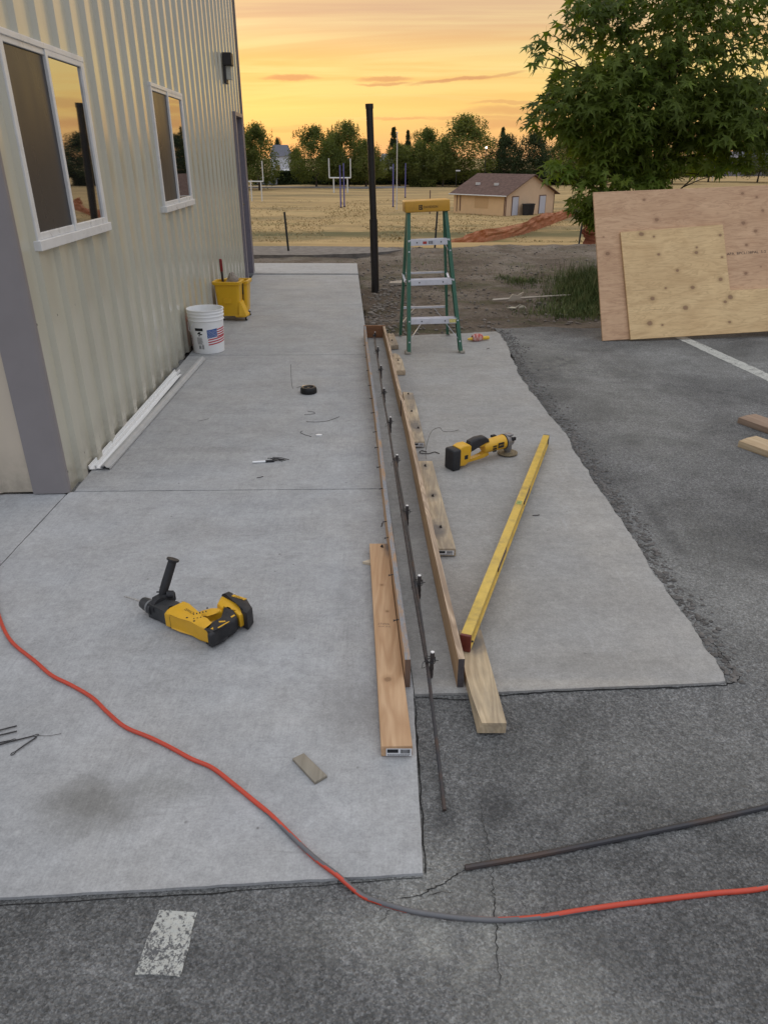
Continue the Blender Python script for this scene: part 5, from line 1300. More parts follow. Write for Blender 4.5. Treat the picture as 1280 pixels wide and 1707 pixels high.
# fence posts on the bank
def tpost(label, p, h, lean, col=(.03, .032, .03)):
    o = thing('fence_post', label, 'fence post', p, .2)
    k = MB(); l2_ = Matrix.Rotation(lean, 4, 'Y'); k.bbox(-.018, .018, -.003, .003, -.1, h, .001, 1, l2_); k.bbox(-.003, .003, -.002, .022, -.1, h, .001, 1, l2_); k.build('shaft', plain('dark_post_paint', col, .7), o)
    k = MB()
    for i in range(int(h/.055)): k.box(-.006, .006, -.012, -.002, .03+i*.055, .045+i*.055, l2_)
    stuff(k.build('stud', plain('dark_post_paint', col, .7), o)); return o
tpost('thin dark steel fence post beside the dark lane left of the black post', (-1.70, 13.6, 0.0), .66, R(-3))
tpost('thin dark steel fence post seen through the stepladder', (.98, 14.75, -.05), .74, R(2.5))
tpost('thin dark steel fence post beside the hanging orange netting', (3.86, 15.2, -.10), .92, R(3))

# orange netting: hung on the post, and the long sagging fence
M_net = plain('orange_netting', (.44, .19, .10), .7, 0, .2, .2, 3)
def net(name, label, base_pts, hfun, cell, r, mat, lean=0):
    # base_pts: ground path; each strand a thin ribbon
    mb = MB(); P_ = [Vector(p) for p in base_pts]; L = [0]
    for a, b_ in zip(P_, P_[1:]): L.append(L[-1]+(b_-a).length)
    def pos(s):
        for i in range(len(P_)-1):
            if s <= L[i+1]: return P_[i].lerp(P_[i+1], (s-L[i])/(L[i+1]-L[i]))
        return P_[-1]
    n = int(L[-1]/cell[0])
    H_ = [hfun(i*cell[0]/L[-1]) for i in range(n+1)]; nr = max(2, int(max(H_)/cell[1]))
    G_ = [[pos(i*cell[0])+Vector((.10*mn.noise(Vector((i*cell[0]*.6, j*.5, 1)))*1.5+lean*j/nr, .25*mn.noise(Vector((i*cell[0]*.5, j*.4, 5)))*2*j/nr, H_[i]*j/nr)) for j in range(nr+1)] for i in range(n+1)]
    for i in range(n+1):
        for j in range(nr):
            a, b_ = G_[i][j], G_[i][j+1]; t = Vector((r, 0, 0)); mb.add([a-t, a+t, b_+t, b_-t], [(0, 1, 2, 3)])
    for j in range(nr+1):
        for i in range(n):
            a, b_ = G_[i][j], G_[i+1][j]; t = Vector((0, 0, r)); mb.add([a-t, a+t, b_+t, b_-t], [(0, 1, 2, 3)])
    return tag(mb.build(name, mat), label, 'netting')
k_ = net('safety_netting', 'long sagging orange safety netting fence crossing the dry field toward the shed', [(4.5, 55, -4.9), (8.5, 65, -5), (13.0, 72, -5), (17.5, 82, -5), (22.0, 93, -5), (30, 110, -5), (33, 125, -5)],
    lambda t: 1.0+.22*math.sin(t*23)*math.sin(t*7)+.30*math.exp(-((t-.3)/.15)**2), (.17, .15), .030, M_net, .3)
k_ = net('hanging_netting', 'bundle of brownish orange netting hanging beside the fence post behind the plywood', [(3.98, 15.25, -.1), (4.18, 15.2, -.1), (4.22, 15.35, -.1), (4.02, 15.4, -.1), (4.12, 15.3, -.1), (4.3, 15.45, -.1)],
    lambda t: .95-.15*math.sin(t*9), (.035, .035), .011, plain('brown_orange_netting', (.26, .085, .04), .7, 0, .3, .3, 6))
# ------------------------------------------------------------------ foliage
def leaf_mat(name, c1, c2, trans=.25, sc_=1.2, rough=.5):
    m = bpy.data.materials.new(name); m.use_nodes = True; N = NT(m.node_tree); N.n.clear()
    c = N.coord(); f = N.noise(c, sc_, 3, .6); g = N.noise(c, sc_*9, 2)
    col = N.mix(N.map(N.math('ADD', N.math('MULTIPLY', f, .65), N.math('MULTIPLY', g, .35)), .36, .64), c1, c2)
    p = N.new('ShaderNodeBsdfPrincipled'); N.put(p.inputs['Base Color'], col); p.inputs['Roughness'].default_value = rough; p.inputs['Specular IOR Level'].default_value = .18
    t = N.new('ShaderNodeBsdfTranslucent'); N.put(t.inputs[0], N.mix(1, col, (1.5, 1.7, .6), 'MULTIPLY'))
    mx = N.new('ShaderNodeMixShader'); mx.inputs[0].default_value = trans; N.l.new(p.outputs[0], mx.inputs[1]); N.l.new(t.outputs[0], mx.inputs[2])
    o = N.new('ShaderNodeOutputMaterial'); N.l.new(mx.outputs[0], o.inputs[0]); return m
M_bark = plain('bark', (.085, .065, .05), .95, 0, .1, .35, 14, .8)
M_far = [leaf_mat('far_foliage_a', (.050, .068, .018), (.155, .170, .052), .3, .35, .8), leaf_mat('far_foliage_b', (.062, .080, .020), (.19, .195, .06), .3, .35, .8), leaf_mat('far_foliage_c', (.022, .036, .016), (.060, .078, .032), .15, .35, .8)]
def crown_mesh(seed, rr, hh, conifer=False, n=230, leaves=34, sz=.42):
    q = random.Random(seed); mb = MB(); cl = []
    while len(cl) < n:
        t = q.random(); a = q.random()*6.283
        if conifer: rad = rr*(1-t)**.9*q.uniform(.3, 1.05)
        else:
            env = math.sin(math.pi*min(1, (t+.08)/1.05)**.75)**.62 if t < .97 else .2
            env *= 1+.22*mn.noise(Vector((a*1.3, t*4, seed)))+.12*mn.noise(Vector((a*3.3, t*9, seed+3)))
            rad = rr*max(env, .05)*q.random()**.42
        cl.append((rad*math.cos(a), rad*math.sin(a), t*hh))
    for (x, y, z) in cl:
        up = z/hh; s_ = sz*(2.2 if not conifer else 1.5)*(1.15-.55*up)
        vert = 1.0+(.9*up if not conifer else -.3)
        for i in range(leaves):
            p = Vector((x+q.gauss(0, s_*.5), y+q.gauss(0, s_*.5), z+q.gauss(0, s_*.5*vert)))
            d_ = Vector((q.gauss(0, 1), q.gauss(0, 1), q.gauss(.3, .8))).normalized(); e = d_.cross(Vector((q.gauss(0, 1), q.gauss(0, 1), q.gauss(0, 1)))).normalized(); L = sz*q.uniform(.5, 1.1)
            mb.v += [tuple(p-e*L*.28), tuple(p+d_*L), tuple(p+e*L*.28)]; b = len(mb.v)-3; mb.f.append((b, b+1, b+2)); mb.m.append(0)
    # spires of fresh growth along the top
    if not conifer:
        for i in range(26):
            a = q.random()*6.28; rad = rr*.75*q.random()**.6; x, y = rad*math.cos(a), rad*math.sin(a)
            zt = hh*(1.02-.30*(rad/rr)**2); 
            for j in range(26):
                t = j/25; p = Vector((x+q.gauss(0, .16*(1-t)+.03), y+q.gauss(0, .16*(1-t)+.03), zt-.5+t*q.uniform(1.0, 1.7)))
                e = Vector((q.gauss(0, 1), q.gauss(0, 1), 0)).normalized(); L = sz*.55
                mb.v += [tuple(p-e*L*.3), tuple(p+Vector((q.gauss(0, .12), q.gauss(0, .12), L))), tuple(p+e*L*.3)]; b = len(mb.v)-3; mb.f.append((b, b+1, b+2)); mb.m.append(0)
    return mb
protos = []
for i, (rr, hh, con, mt) in enumerate([(4.6, 9.5, False, 0), (4.2, 10.5, False, 1), (5.2, 9.0, False, 0), (3.8, 8.0, False, 1), (2.4, 11, True, 2), (4.8, 8.6, False, 2)]):
    mb = crown_mesh(20+i, rr, hh, con, 250 if not con else 150, 46 if not con else 50)
    me = bpy.data.meshes.new('crown'); me.from_pydata(mb.v, [], mb.f); me.materials.append(M_far[mt]); protos.append((me, rr, hh))
tk = MB(); pts = [(0, 0, -.2), (.05, 0, 1.2), (-.05, .1, 3), (.1, 0, 5.5)]; tk.tube(pts, [.30, .22, .18, .08], 8)
for a in range(5): tk.tube([(0, 0, 2.2+.3*a), (1.6*math.cos(a*1.3), 1.6*math.sin(a*1.3), 4.4+.3*a)], [.10, .04], 5)
tme = bpy.data.meshes.new('trunk'); tme.from_pydata(tk.v, [], tk.f); tme.materials.append(M_bark)
def far_tree(kind, px, top, width, Y, label, base_h=2.0, gz=-5.0, cat='tree', grp='trees in the row beyond the field'):
    me, rr, hh = protos[kind]
    X = at(px, 300, Y).x; ztop = at(px, top, Y).z; wid = (at(px+width/2, 300, Y).x-at(px-width/2, 300, Y).x)
    o = thing('conifer_tree' if kind == 4 else 'tree', label, cat, (X, Y, gz), rnd.random()*6.28, grp)
    cr = bpy.data.objects.new('crown', me); C.objects.link(cr); cr.parent = o
    sz_ = (ztop-gz-base_h)/(hh*1.04); sx = wid/2/rr*1.16; cr.scale = (sx, sx, sz_); cr.location = (0, 0, base_h)
    t_ = bpy.data.objects.new('trunk', tme); C.objects.link(t_); t_.parent = o; t_.scale = (1, 1, max(.6, base_h/2.2))
    return o
T = [(0, 432, 210, 66, 172, 'broad dark green tree in the tree row, right beside the metal building end'),
     (3, 404, 214, 60, 178, 'tree in the tree row half hidden by the metal building corner'),
     (2, 527, 214, 84, 186, 'rounded tree behind the white goal posts, left of the tallest crown there'),
     (1, 580, 206, 66, 190, 'tall tree directly behind the centre goal posts'),
     (3, 610, 238, 56, 186, 'lower olive tree touching the left side of the black post'),
     (4, 656, 211, 26, 235, 'tall pointed conifer rising behind the white flagpole'),
     (4, 679, 216, 20, 240, 'smaller pointed conifer just right of the white flagpole'),
     (0, 711, 217, 62, 205, 'dark tree between the conifers and the broad crown'),
     (3, 666, 244, 56, 196, 'low tree behind the white flagpole'),
     (3, 700, 240, 50, 194, 'low green tree behind the clipped hedge block'),
     (1, 772, 196, 92, 196, 'broadest and tallest tree in the row, left of the shed roof'),
     (3, 738, 236, 44, 192, 'low tree at the left foot of the broadest tree'),
     (5, 838, 228, 60, 200, 'dark tree directly behind the shed ridge'),
     (4, 833, 211, 22, 250, 'dark pointed treetop behind the shed'),
     (5, 884, 224, 66, 202, 'dark tree behind the right gable of the shed'),
     (2, 930, 238, 78, 206, 'dark tree in the row just left of the leafy near tree'),
     (5, 985, 226, 80, 208, 'first far tree hidden behind the leafy near tree'), (0, 1050, 232, 80, 208, 'second far tree hidden behind the leafy near tree'),
     (2, 1120, 240, 80, 212, 'far tree seen low behind the near tree, left of the grey house'), (5, 1180, 236, 60, 230, 'far tree behind the white goal frame on the right'),
     (0, 1262, 236, 70, 225, 'far tree above the grey house at the right edge'), (3, 497, 250, 24, 215, 'small distant tree between the first two crowns'), (5, 466, 233, 20, 260, 'distant dark treetop beside the grey roof'), (3, 556, 226, 44, 200, 'tree filling the gap between the rounded and the tall tree')]
for a in T: far_tree(*a)
# the row goes on to the right of the frame, where the windows mirror it
for i in range(26):
    px = 1330+i*52+rnd.uniform(-12, 12); far_tree(rnd.choice([0, 1, 2, 5]), px, rnd.uniform(200, 236), rnd.uniform(66, 92), 190+rnd.uniform(-8, 20), 'tree of the row beyond the field, outside the right edge of the view', grp='trees continuing right of the view')
for i in range(16):
    px = 2720+i*150+rnd.uniform(-30, 30); far_tree(rnd.choice([0, 1, 2, 5]), px, rnd.uniform(150, 200), rnd.uniform(150, 200), 95+rnd.uniform(-5, 8), 'tree of the row beyond the field, outside the right edge of the view', grp='trees continuing right of the view')
# clipped hedges
def hedge(label, x0, x1, Y, h, th=1.6, name='hedge', n=2600, mt=None, gz=-5, sz=.3):
    o = thing(name, label, 'hedge', ((x0+x1)/2, Y, gz)); w2 = (x1-x0)/2
    MB().box(-w2+.1, w2-.1, -th/2+.15, th/2-.15, 0, h-.15).build('core', plain('hedge_core', (.012, .016, .008), 1, 0, 0), o)
    k = MB()
    for i in range(n):
        p = Vector((rnd.uniform(-w2, w2), rnd.choice([-th/2, rnd.uniform(-th/2, th/2)]), rnd.uniform(0, h))); 
        if p.y > -th/2: p.z = h-.1
        p += Vector((rnd.gauss(0, .1), rnd.gauss(0, .1), rnd.gauss(0, .12)))
        d_ = Vector((rnd.gauss(0, 1), rnd.gauss(-.4, 1), rnd.gauss(.4, .8))).normalized(); e = d_.cross(Vector((rnd.random(), rnd.random(), rnd.random()))).normalized()
        b = len(k.v); k.v += [tuple(p-e*sz*.3), tuple(p+d_*sz), tuple(p+e*sz*.3)]; k.f.append((b, b+1, b+2)); k.m.append(0)
    k.build('foliage', mt or M_far[2], o); return o
hedge('very long dark hedge along the base of the far tree row', at(458, 300, 206).x, at(1010, 300, 206).x, 206, 3.1, n=14000, sz=.5)
hedge('clipped green hedge block on the field behind the flagpole', at(682, 300, 192).x, at(700, 300, 192).x, 192, 2.0, n=700, mt=M_far[1])
hedge('clipped green hedge block on the field left of the shed', at(699, 300, 190).x, at(727, 300, 190).x, 190, 1.5, n=900, mt=M_far[1])
hedge('tall dark hedge along the right part of the field, behind the near tree', at(1015, 300, 290).x, at(1190, 300, 290).x, 290, 3.4, n=5000, sz=.5)

# ------------------------------------------------------------------ houses beyond the trees
def house(label, px0, px1, ytop, Y, wall, roofc, zr=2.2, gz=-5, front=True, wins=()):
    x0, x1 = at(px0, 280, Y).x, at(px1, 280, Y).x; zt = at(px0, ytop, Y).z
    o = thing('house', label, 'house', ((x0+x1)/2, Y, gz)); w2 = (x1-x0)/2; H2 = zt-gz
    MB().box(-w2, w2, 0, 8, 0, H2-zr).build('wall', plain('house_wall', wall, .8, 0, .3, .05, 1), o)
    k = MB(); k.add([(-w2-.4, -.4, H2-zr), (w2+.4, -.4, H2-zr), (w2+.4, 8.4, H2-zr), (-w2-.4, 8.4, H2-zr), (-w2+.5, 4, H2), (w2-.5, 4, H2)], [(0, 1, 5, 4), (2, 3, 4, 5), (1, 2, 5), (3, 0, 4), (0, 3, 2, 1)])
    k.build('roof', plain('house_roof', roofc, .9, 0, .2, .12, 3), o)
    for (a, b_, za, zb) in wins:
        fr_ = MB().box(-w2+a*2*w2-.08, -w2+b_*2*w2+.08, -.05, .02, za-.08, zb+.08).build('window', M_vinyl, o); MB().box(-w2+a*2*w2, -w2+b_*2*w2, -.07, -.052, za, zb).build('pane', M_glass, fr_)
    return o
house('pale house with grey roof showing between the first two tree crowns', 452, 482, 241, 232, (.55, .56, .60), (.13, .13, .15), 3.0, wins=[(.3, .5, 3, 4.4)])
house('low white building behind the gap left of the rounded tree', 470, 508, 282, 222, (.62, .62, .64), (.5, .5, .5), .4)
house('low grey garage block near the metal building end, with small shrubs before it', 420, 461, 296, 205, (.34, .36, .40), (.3, .3, .32), .3)
house('bluish grey house glimpsed behind the centre goal posts', 566, 592, 276, 225, (.30, .31, .38), (.16, .16, .20), 2.0)
house('whitish house glimpsed between the black post and the hedge block', 634, 656, 256, 232, (.55, .56, .60), (.2, .2, .22), 2.0, wins=[(.5, .7, 3, 4.2)])
house('pale low building behind the hedge block', 674, 712, 276, 226, (.46, .48, .54), (.25, .26, .3), 1.6)
house('small grey gabled house at the right, seen under the near tree', 1196, 1232, 252, 320, (.15, .15, .16), (.20, .18, .19), 2.4)
house('large dark grey house at the right edge beyond the fence', 1234, 1300, 247, 325, (.10, .10, .13), (.14, .14, .17), 3.2, wins=[(.2, .35, 1.4, 2.6)])
for i, px in enumerate((424, 433, 443, 455)):
    o = thing('shrub', ['small upright shrub nearest the metal building end', 'second small shrub from the metal building end', 'third small shrub in front of the grey garage', 'rightmost small shrub in front of the grey garage'][i], 'shrub', (at(px, 300, 203).x, 203, -5), 0, 'shrubs before the grey garage')
    c_ = bpy.data.objects.new('crown', protos[4][0]); C.objects.link(c_); c_.parent = o; c_.scale = (.34, .34, .19)
# board fence on the right
fo = thing('board_fence', 'grey board fence in front of the dark grey house at the right edge', 'fence', (at(1230, 280, 300).x, 300, -5))
x = at(1186, 280, 300).x-fo.location.x; xe = at(1290, 280, 300).x-fo.location.x
fmesh = None; pm_ = plain('fence_boards', (.20, .19, .21), .9, 0, .2, .2, 2)
while x < xe:
    if fmesh is None: bo = MB().box(-.17, .17, -.02, .02, 0, 1.9).build('board', pm_, fo); fmesh = bo.data
    else: bo = bpy.data.objects.new('board', fmesh); C.objects.link(bo); bo.parent = fo
    bo.location = (x, rnd.uniform(-.01, .01), rnd.uniform(-.03, .02)); x += .365

# ------------------------------------------------------------------ goals and poles in the field
M_wh = plain('white_pipe', (.60, .60, .58), .5); M_pur = plain('violet_blue_paint', (.085, .085, .26), .5); M_pw = plain('pale_pole', (.52, .50, .46), .5)
def goal(label, Y, bar_y, x0, x1, utop, legs, base_y, r=.08, mat=M_wh, x0t=None, x1t=None):
    a, b_ = at(x0, bar_y, Y), at(x1, bar_y, Y); o = thing('goal_posts', label, 'goal posts', ((a.x+b_.x)/2, Y, -5)); P0 = o.location
    MB().tube([a-P0, b_-P0], r, 8).build('crossbar', mat, o)
    for x_ in (x0, x1):
        u_ = at(x_, bar_y, Y); t_ = at(x_, utop, Y); t_.x = u_.x; MB().tube([u_-P0, t_-P0], r*.9, 8).build('upright', mat, o)
    for x_ in legs:
        u_ = at(x_, bar_y, Y); MB().tube([u_-P0, (u_.x-P0.x, 0, 0)], r, 8).build('leg', mat, o)
    return o
goal('white goal posts half hidden by the end of the metal building', 128, 302.5, 412, 439, 268, (418, 435), 0, .09)
goal('white goal posts standing in the middle of the field', 160, 296.5, 549, 584.5, 264, (556, 579), 0, .13)
goal('white goal frame far right, seen beneath the near tree', 240, 269.5, 1163, 1198, 252, (1166, 1192), 0, .12)
def pole(name, label, px, top, Y, r, mat, cat='pole', gz=-5.0):
    t_ = at(px, top, Y); o = thing(name, label, cat, (t_.x, Y, gz)); MB().tube([(0, 0, -.1), (0, 0, t_.z-gz)], [r, r*.9], 10).build('shaft', mat, o); return o
for px, top, Y, l in [(566.5, 275, 112, 'left one of the close pair of violet blue poles before the goal posts'), (572.5, 272, 113.5, 'right one of the close pair of violet blue poles before the goal posts'),
                      (655.5, 273, 113, 'violet blue pole just left of the white flagpole'), (676, 272, 140, 'violet blue pole just right of the white flagpole')]:
    q = pole('field_pole', l, px, top, Y, .10, M_pur); MB().tube([(0, 0, 0), (0, 0, .12)], .16, 10).build('footing', M_stone if 'M_stone' in globals() else M_bark, q)
q = pole('flagpole', 'tall thin white flagpole in the dry field', 662, 222, 107, .07, M_pw, 'flagpole'); k = MB(); bm = bmesh.new(); bmesh.ops.create_icosphere(bm, subdivisions=2, radius=.12)
for v in bm.verts: v.co.z += at(662, 222, 107).z+5.05
k.bm(bm); k.build('finial', M_pw, q)
pole('marker_post', 'thin rust coloured post in the field right of the stepladder cap', 717, 317, 99, .07, plain('rust_post', (.10, .055, .05), .8), 'post')
q = pole('lamp_post', 'short lamp post at the far edge of the field left of the shed', 760.5, 285, 185, .08, M_steel, 'lamp post'); MB().box(-.15, .9, -.15, .15, at(760, 285, 185).z+4.95, at(760, 285, 185).z+5.2).build('lamp_head', M_alu, q)
# a distant lit lamp between the trees
em = bpy.data.materials.new('lit_lamp'); em.use_nodes = True; NN = NT(em.node_tree); NN.n.clear(); e_ = NN.new('ShaderNodeEmission'); e_.inputs[0].default_value = (1, .93, .75, 1); e_.inputs[1].default_value = 9; oo = NN.new('ShaderNodeOutputMaterial'); NN.l.new(e_.outputs[0], oo.inputs[0])
lp = pole('yard_light', 'tall yard light with a bright lit lamp between the trees above the shed', 810, 247, 190, .10, M_steel, 'yard light'); k = MB(); bm = bmesh.new(); bmesh.ops.create_icosphere(bm, subdivisions=2, radius=.2)
for v in bm.verts: v.co.z += at(810, 246, 190).z+5; v.co.y -= .4
k.bm(bm); k.build('lamp', em, lp)

# ------------------------------------------------------------------ shed in the field
GZ = -5.0
C0 = Vector((14.76, 95.5, GZ)); LF = Vector((9.05, 101.5, GZ)); RF = Vector((22.0, 101.8, GZ))
def shed():
    o = thing('field_shed', 'tan shed with brown shingle roof and two white doors standing in the dry field', 'shed', (C0.x, C0.y, GZ))
    ux = (RF-C0); ux.z = 0; Wd = ux.length; ux.normalize()
    uy = Vector((-ux.y, ux.x, 0)); dL = LF-C0; Dp = 8.4
    uy = Vector((dL.x, dL.y, 0)); Dl = uy.length; uy.normalize()
    eave, ridge = 2.45, 4.55
    Mw = plain('tan_shed_wall', (.64, .43, .23), .85, 0, .3, .06, 1.2); Mg_ = plain('tan_gable_wall', (.60, .43, .28), .85, 0, .3, .05, 1.2)
    def P3(a, b_, z): return ux*a+uy*b_+Vector((0, 0, z))
    def quad(pts, name, mat, par=o):
        mb = MB(); mb.v = [tuple(p) for p in pts]; mb.f = [tuple(range(len(pts)))]; mb.m = [0]; q = mb.build(name, mat, par); m_ = q.modifiers.new('thick', 'SOLIDIFY'); m_.thickness = .08; m_.offset = 0; return q
    quad([P3(0, 0, 0), P3(Wd, 0, 0), P3(Wd, 0, eave), P3(Wd/2, 0, ridge), P3(0, 0, eave)], 'gable_wall', Mg_)
    quad([P3(0, 0, 0), P3(0, Dl, 0), P3(0, Dl, eave), P3(0, 0, eave)], 'side_wall', Mw)
    quad([P3(0, Dl, 0), P3(Wd, Dl, 0), P3(Wd, Dl, eave), P3(Wd/2, Dl, ridge), P3(0, Dl, eave)], 'rear_wall', Mg_)
    quad([P3(Wd, 0, 0), P3(Wd, Dl, 0), P3(Wd, Dl, eave), P3(Wd, 0, eave)], 'side_wall', Mw)
    rm_, N, b = base('brown_shingles', (.12, .075, .06), .95, 0, .15); c = N.coord()
    br_ = N.new('ShaderNodeTexNoise'); f = N.noise(c, 3, 4, .7); N.put(b.inputs['Base Color'], N.ramp(f, [(.3, (.085, .055, .045)), (.55, (.135, .085, .068)), (.75, (.18, .12, .10))]))
    k = .5; sl = (ridge-eave)/(Wd/2)
    quad([P3(-k, -k, eave-k*sl), P3(Wd/2, -k, ridge+.02), P3(Wd/2, Dl+k, ridge+.02), P3(-k, Dl+k, eave-k*sl)], 'roof', rm_)
    quad([P3(Wd+k, -k, eave-k*sl), P3(Wd/2, -k, ridge), P3(Wd/2, Dl+k, ridge), P3(Wd+k, Dl+k, eave-k*sl)], 'roof', rm_)
    mb = MB(); mb.tube([P3(-k, -k, eave-k*sl), P3(-k, Dl+k, eave-k*sl)], .07, 4); mb.build('fascia', M_pw, o)
    nrm = ux.cross(Vector((0, 0, 1))); nrm.normalize()
    def panel(a0, a1, z0, z1, name, mat, off, par=o, axis='x'):
        n_ = (nrm if nrm.y < 0 else -nrm) if axis == 'x' else -Vector((uy.y, -uy.x, 0)) 
        if axis == 'y':
            n_ = uy.cross(Vector((0, 0, 1))); n_ = n_ if n_.dot(-Vector((C0.x, C0.y, 0))) > 0 else -n_
            pts = [P3(0, a0, z0), P3(0, a1, z0), P3(0, a1, z1), P3(0, a0, z1)]
        else: pts = [P3(a0, 0, z0), P3(a1, 0, z0), P3(a1, 0, z1), P3(a0, 0, z1)]
        mb = MB(); mb.v = [tuple(p+n_*off) for p in pts]+[tuple(p+n_*.02) for p in pts]; mb.f = [(0, 1, 2, 3), (4, 7, 6, 5), (0, 4, 5, 1), (1, 5, 6, 2), (2, 6, 7, 3), (3, 7, 4, 0)]; mb.m = [0]*6
        return mb.build(name, mat, par)
    Mtr = plain('brown_trim', (.14, .075, .05), .8); Mdo = plain('pale_door', (.46, .47, .52), .5)
    for a0, a1 in ((1.25, 2.30), (6.55, 7.70)):
        f_ = panel(a0-.12, a1+.12, 0, 2.20, 'door', Mtr, .08); panel(a0, a1, .02, 2.08, 'leaf', Mdo, .12, f_)
    for a in (.02, Wd-.14): panel(a, a+.12, 0, eave, 'corner_board', Mtr, .07)
    panel(Dl*.32, Dl*.58, .75, 2.0, 'boarded_window', plain('orange_tan_board', (.52, .33, .16), .85), .07, o, 'y')
    panel(Dl*.86, Dl*.875, .3, 2.2, 'conduit', Mtr, .1, o, 'y'); panel(Dl*.93, Dl*.94, .2, 2.3, 'conduit', Mtr, .1, o, 'y'); panel(.0, .14, 0, eave-.1, 'corner_board', Mtr, .07, o, 'y')
    for t_ in (.38, .74):
        v_ = P3(Wd*.20, Dl*t_, eave+Wd*.2*sl+.02); MB().box(v_.x-.28, v_.x+.28, v_.y-.2, v_.y+.2, v_.z, v_.z+.28).build('roof_vent', M_pw, o)
    # bins
    for i, a in enumerate((3.75, 4.65)):
        p = P3(a, 0, 0)+C0+Vector((0, -1.0, 0)); bn = thing('wheeled_bin', ['left one of the two black bins by the shed doors', 'right one of the two black bins by the shed doors'][i], 'bin', p, rnd.uniform(-.1, .1), 'black bins by the shed')
        mb = MB(); mb.add([(-.32, -.32, 0), (.32, -.32, 0), (.32, .32, 0), (-.32, .32, 0), (-.42, -.42, 1.2), (.42, -.42, 1.2), (.42, .42, 1.2), (-.42, .42, 1.2)], [(3, 2, 1, 0), (0, 1, 5, 4), (1, 2, 6, 5), (2, 3, 7, 6), (3, 0, 4, 7), (4, 5, 6, 7)]); mb.build('body', M_black, bn)
        MB().bbox(-.46, .46, -.48, .48, 1.2, 1.32, .03).build('lid', M_black, bn)
shed()

# ------------------------------------------------------------------ the leafy near tree (star shaped leaves)
M_leaf = leaf_mat('star_leaf', (.048, .074, .010), (.14, .18, .030), .40, 1.6, .5)
M_leafy = leaf_mat('pale_star_leaf', (.11, .17, .03), (.22, .27, .05), .42, 2, .42)  # paler green copy, mostly for the low and outlying sprays
def leaf_template(q):
    v = [(0, 0, 0)]; angs = [-118, -55, 0, 55, 118]; ln = [.55, .85, 1.0, .85, .55]
    out = [(-.10, -.16)]
    out = []
    for i, (a, l) in enumerate(zip(angs, ln)):
        a = R(a); px_, py_ = math.sin(a), math.cos(a)
        if i == 0: out.append((.16*math.sin(R(-165)), .16*math.cos(R(-165))))
        wv_ = .15
        out += [(px_*l*.52-py_*wv_*l*.75, py_*l*.52+px_*wv_*l*.75), (px_*l, py_*l), (px_*l*.52+py_*wv_*l*.75, py_*l*.52-px_*wv_*l*.75)]
        if i < 4:
            m_ = R((angs[i]+angs[i+1])/2); out.append((.26*math.sin(m_), .26*math.cos(m_)))
        else: out.append((.16*math.sin(R(165)), .16*math.cos(R(165))))
    vs = [(0, 0, .03)]+[(x, y+.05, -.16*(x*x+y*y)+.04*mn.noise(Vector((x*3, y*3, q)))) for x, y in out]
    n = len(out); fs = [(0, 1+i, 1+(i+1) % n) for i in range(n)]
    # petiole
    b = len(vs); vs += [(-.008, .03, 0), (.008, .03, 0), (.006, -.55, .10), (-.006, -.55, .10)]; fs.append((b, b+1, b+2, b+3))
    return vs, fs
LT = [leaf_template(i) for i in range(4)]
nt = thing('leafy_tree', 'near tree with star shaped green leaves overhanging the plywood', 'tree', (3.25, 9.55, -.1))
N0 = nt.location.copy()
lobes = [((3.3, 9.4, 2.55), (1.10, 1.0, .95), 2700, 0), ((2.45, 9.2, 2.02), (.84, .7, .50), 1900, 0), ((3.95, 9.2, 1.93), (.80, .8, .45), 1800, 0), ((2.45, 9.0, 1.20), (.36, .4, .40), 380, 0),
         ((2.40, 9.05, .96), (.18, .3, .16), 90, 0), ((3.75, 9.3, 1.43), (.62, .35, .10), 170, 1), ((2.95, 9.4, 1.58), (.55, .5, .34), 620, 0), ((3.5, 9.6, 3.7), (1.25, 1.2, .9), 1600, 0),
         ((1.75, 9.1, 2.52), (.26, .3, .20), 46, 0), ((1.98, 9.0, 1.38), (.20, .2, .15), 75, 1), ((4.9, 9.3, 1.9), (.5, .6, .45), 420, 0), ((2.2, 9.1, 2.85), (.40, .4, .3), 260, 0),
         ((2.3, 9.15, 1.62), (.22, .3, .16), 70, 1), ((3.1, 9.2, 1.26), (.32, .3, .10), 80, 1), ((2.75, 9.2, 1.25), (.2, .2, .2), 70, 0), ((4.7, 9.4, 2.9), (.3, .5, .4), 90, 0)]
L_ = []
def inside_gap(p):
    # open window in the crown towards the right where the sky shows
    return mn.noise(Vector((p.x*2.4, p.y*1.6+4, p.z*2.4))) > (.14 if p.x > 4.0 else .30)
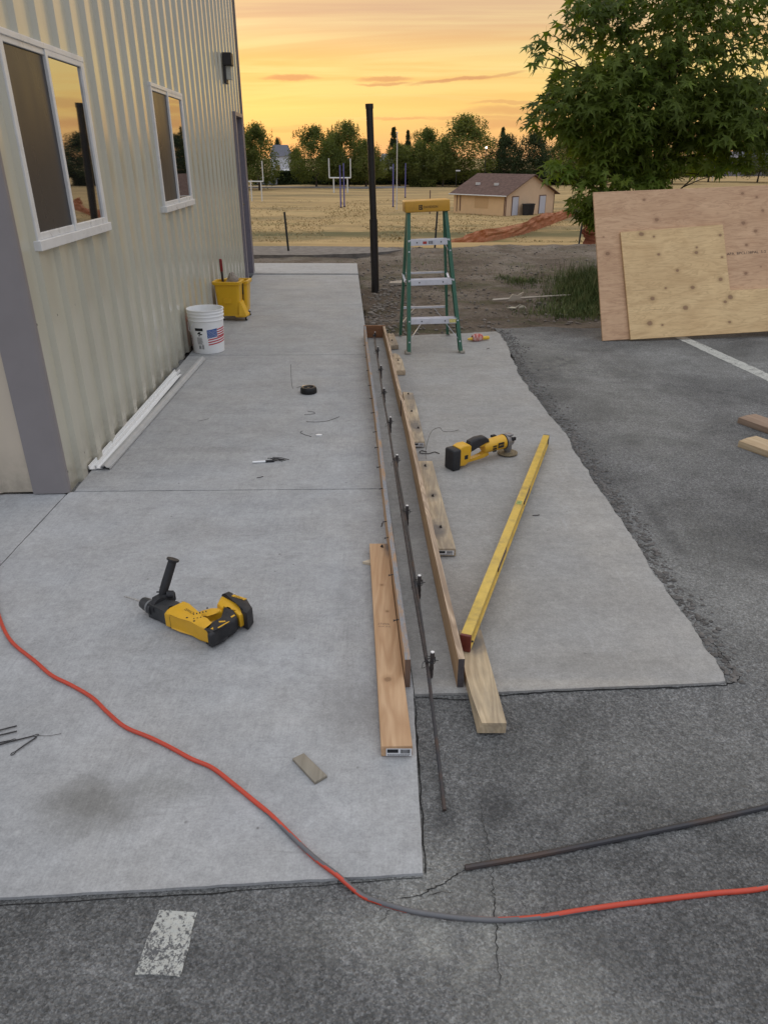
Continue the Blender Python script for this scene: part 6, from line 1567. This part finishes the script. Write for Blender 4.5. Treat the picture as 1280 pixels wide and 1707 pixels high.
for (c_, r_, n_, mt) in lobes:
    c_ = Vector(c_)
    i = 0; tries = 0
    while i < n_ and tries < n_*6:
        tries += 1
        u_ = Vector((rnd.gauss(0, 1), rnd.gauss(0, 1), rnd.gauss(0, 1))).normalized(); rad = rnd.random()**.38
        wob_ = 1+.35*mn.noise(Vector((u_.x*1.7+c_.x, u_.y*1.7, u_.z*1.7)))
        p = c_+Vector((u_.x*r_[0], u_.y*r_[1], u_.z*r_[2]))*rad*wob_
        if p.y > 10.6 or inside_gap(p) and rnd.random() < .85: continue
        i += 1
        # leaves hang outward and down
        o_ = Vector((u_.x, u_.y-.25, u_.z*.3)); tip = (o_*.8+Vector((rnd.gauss(0, .45), rnd.gauss(0, .45), rnd.gauss(-.65, .4)))).normalized()
        nm = (Vector((u_.x*.4, u_.y*.5-.35, .75))+Vector((rnd.gauss(0, .35), rnd.gauss(0, .35), rnd.gauss(0, .3)))).normalized()
        sx_ = tip.cross(nm).normalized(); nm = sx_.cross(tip)
        s_ = rnd.choice([rnd.uniform(.05, .09), rnd.uniform(.08, .115), rnd.uniform(.09, .145)])
        L_.append((p, Matrix((sx_*s_, tip*s_, nm*s_)).transposed().to_4x4(), rnd.randrange(4), mt or (1 if p.z < 1.75 and rnd.random() < .30 else (1 if rnd.random() < .05 else 0))))
# the leaves that show largest are parts of their own, the rest are joined
L_.sort(key=lambda t: t[0].y-.35*abs(t[0].x-3.2)*0+(3 if t[0].z > 3.1 else 0))
lmeshes = {}
for i in range(4):
    for j, mt in enumerate((M_leaf, M_leafy)):
        me = bpy.data.meshes.new('leaf'); me.from_pydata(LT[i][0], [], LT[i][1]); me.materials.append(mt); lmeshes[(i, j)] = me
for (p, M_, k_, mt) in L_[:300]:
    ob = bpy.data.objects.new('leaf', lmeshes[(k_, mt)]); C.objects.link(ob); ob.parent = nt
    M2 = M_.copy(); M2.translation = p-N0; ob.matrix_local = M2
for mt, mat_ in ((0, M_leaf), (1, M_leafy)):
    V_, F_ = [], []
    for (p, M_, k_, m2) in L_[300:]:
        if m2 != mt: continue
        b = len(V_); q = p-N0
        for x, y, z in LT[k_][0]:
            w_ = M_ @ Vector((x, y, z)); V_.append((w_.x+q.x, w_.y+q.y, w_.z+q.z))
        F_ += [tuple(b+i for i in f) for f in LT[k_][1]]
    me = bpy.data.meshes.new('foliage'); me.from_pydata(V_, [], F_); me.materials.append(mat_)
    ob = bpy.data.objects.new('foliage', me); C.objects.link(ob); ob.parent = nt; stuff(ob)
k = MB(); k.tube([(0, 0, 0), (-.02, 0, .5), (.03, -.02, 1.2), (-.03, 0, 1.9), (.05, .05, 2.8), (.02, .1, 4.0)], [.085, .07, .062, .05, .035, .012], 10); k.build('trunk', M_bark, nt, smooth=True)
k = MB()
for (c_, r_, n_, mt) in lobes:
    c_ = Vector(c_)-N0; st_ = Vector((0, 0, max(.9, min(3.2, c_.z-.45)))); mid = st_.lerp(c_, .5)+Vector((0, 0, -.06))
    L2 = (c_-st_).length
    if L2 < .05: continue
    k.tube([st_, mid, c_], [.016, .009, .004] if n_ < 200 else [.022, .016, .008], 6)
    for i in range(9 if n_ > 200 else 4):
        u_ = Vector((rnd.gauss(0, 1), rnd.gauss(0, 1), rnd.gauss(0, .8))).normalized(); e = c_+Vector((u_.x*r_[0], u_.y*r_[1], u_.z*r_[2]))*.85
        m2 = mid.lerp(e, .5)+Vector((0, 0, .03)); k.tube([mid.lerp(c_, rnd.random()), m2, e], [.007, .005, .0025], 4)
stuff(k.build('limbs', M_bark, nt))
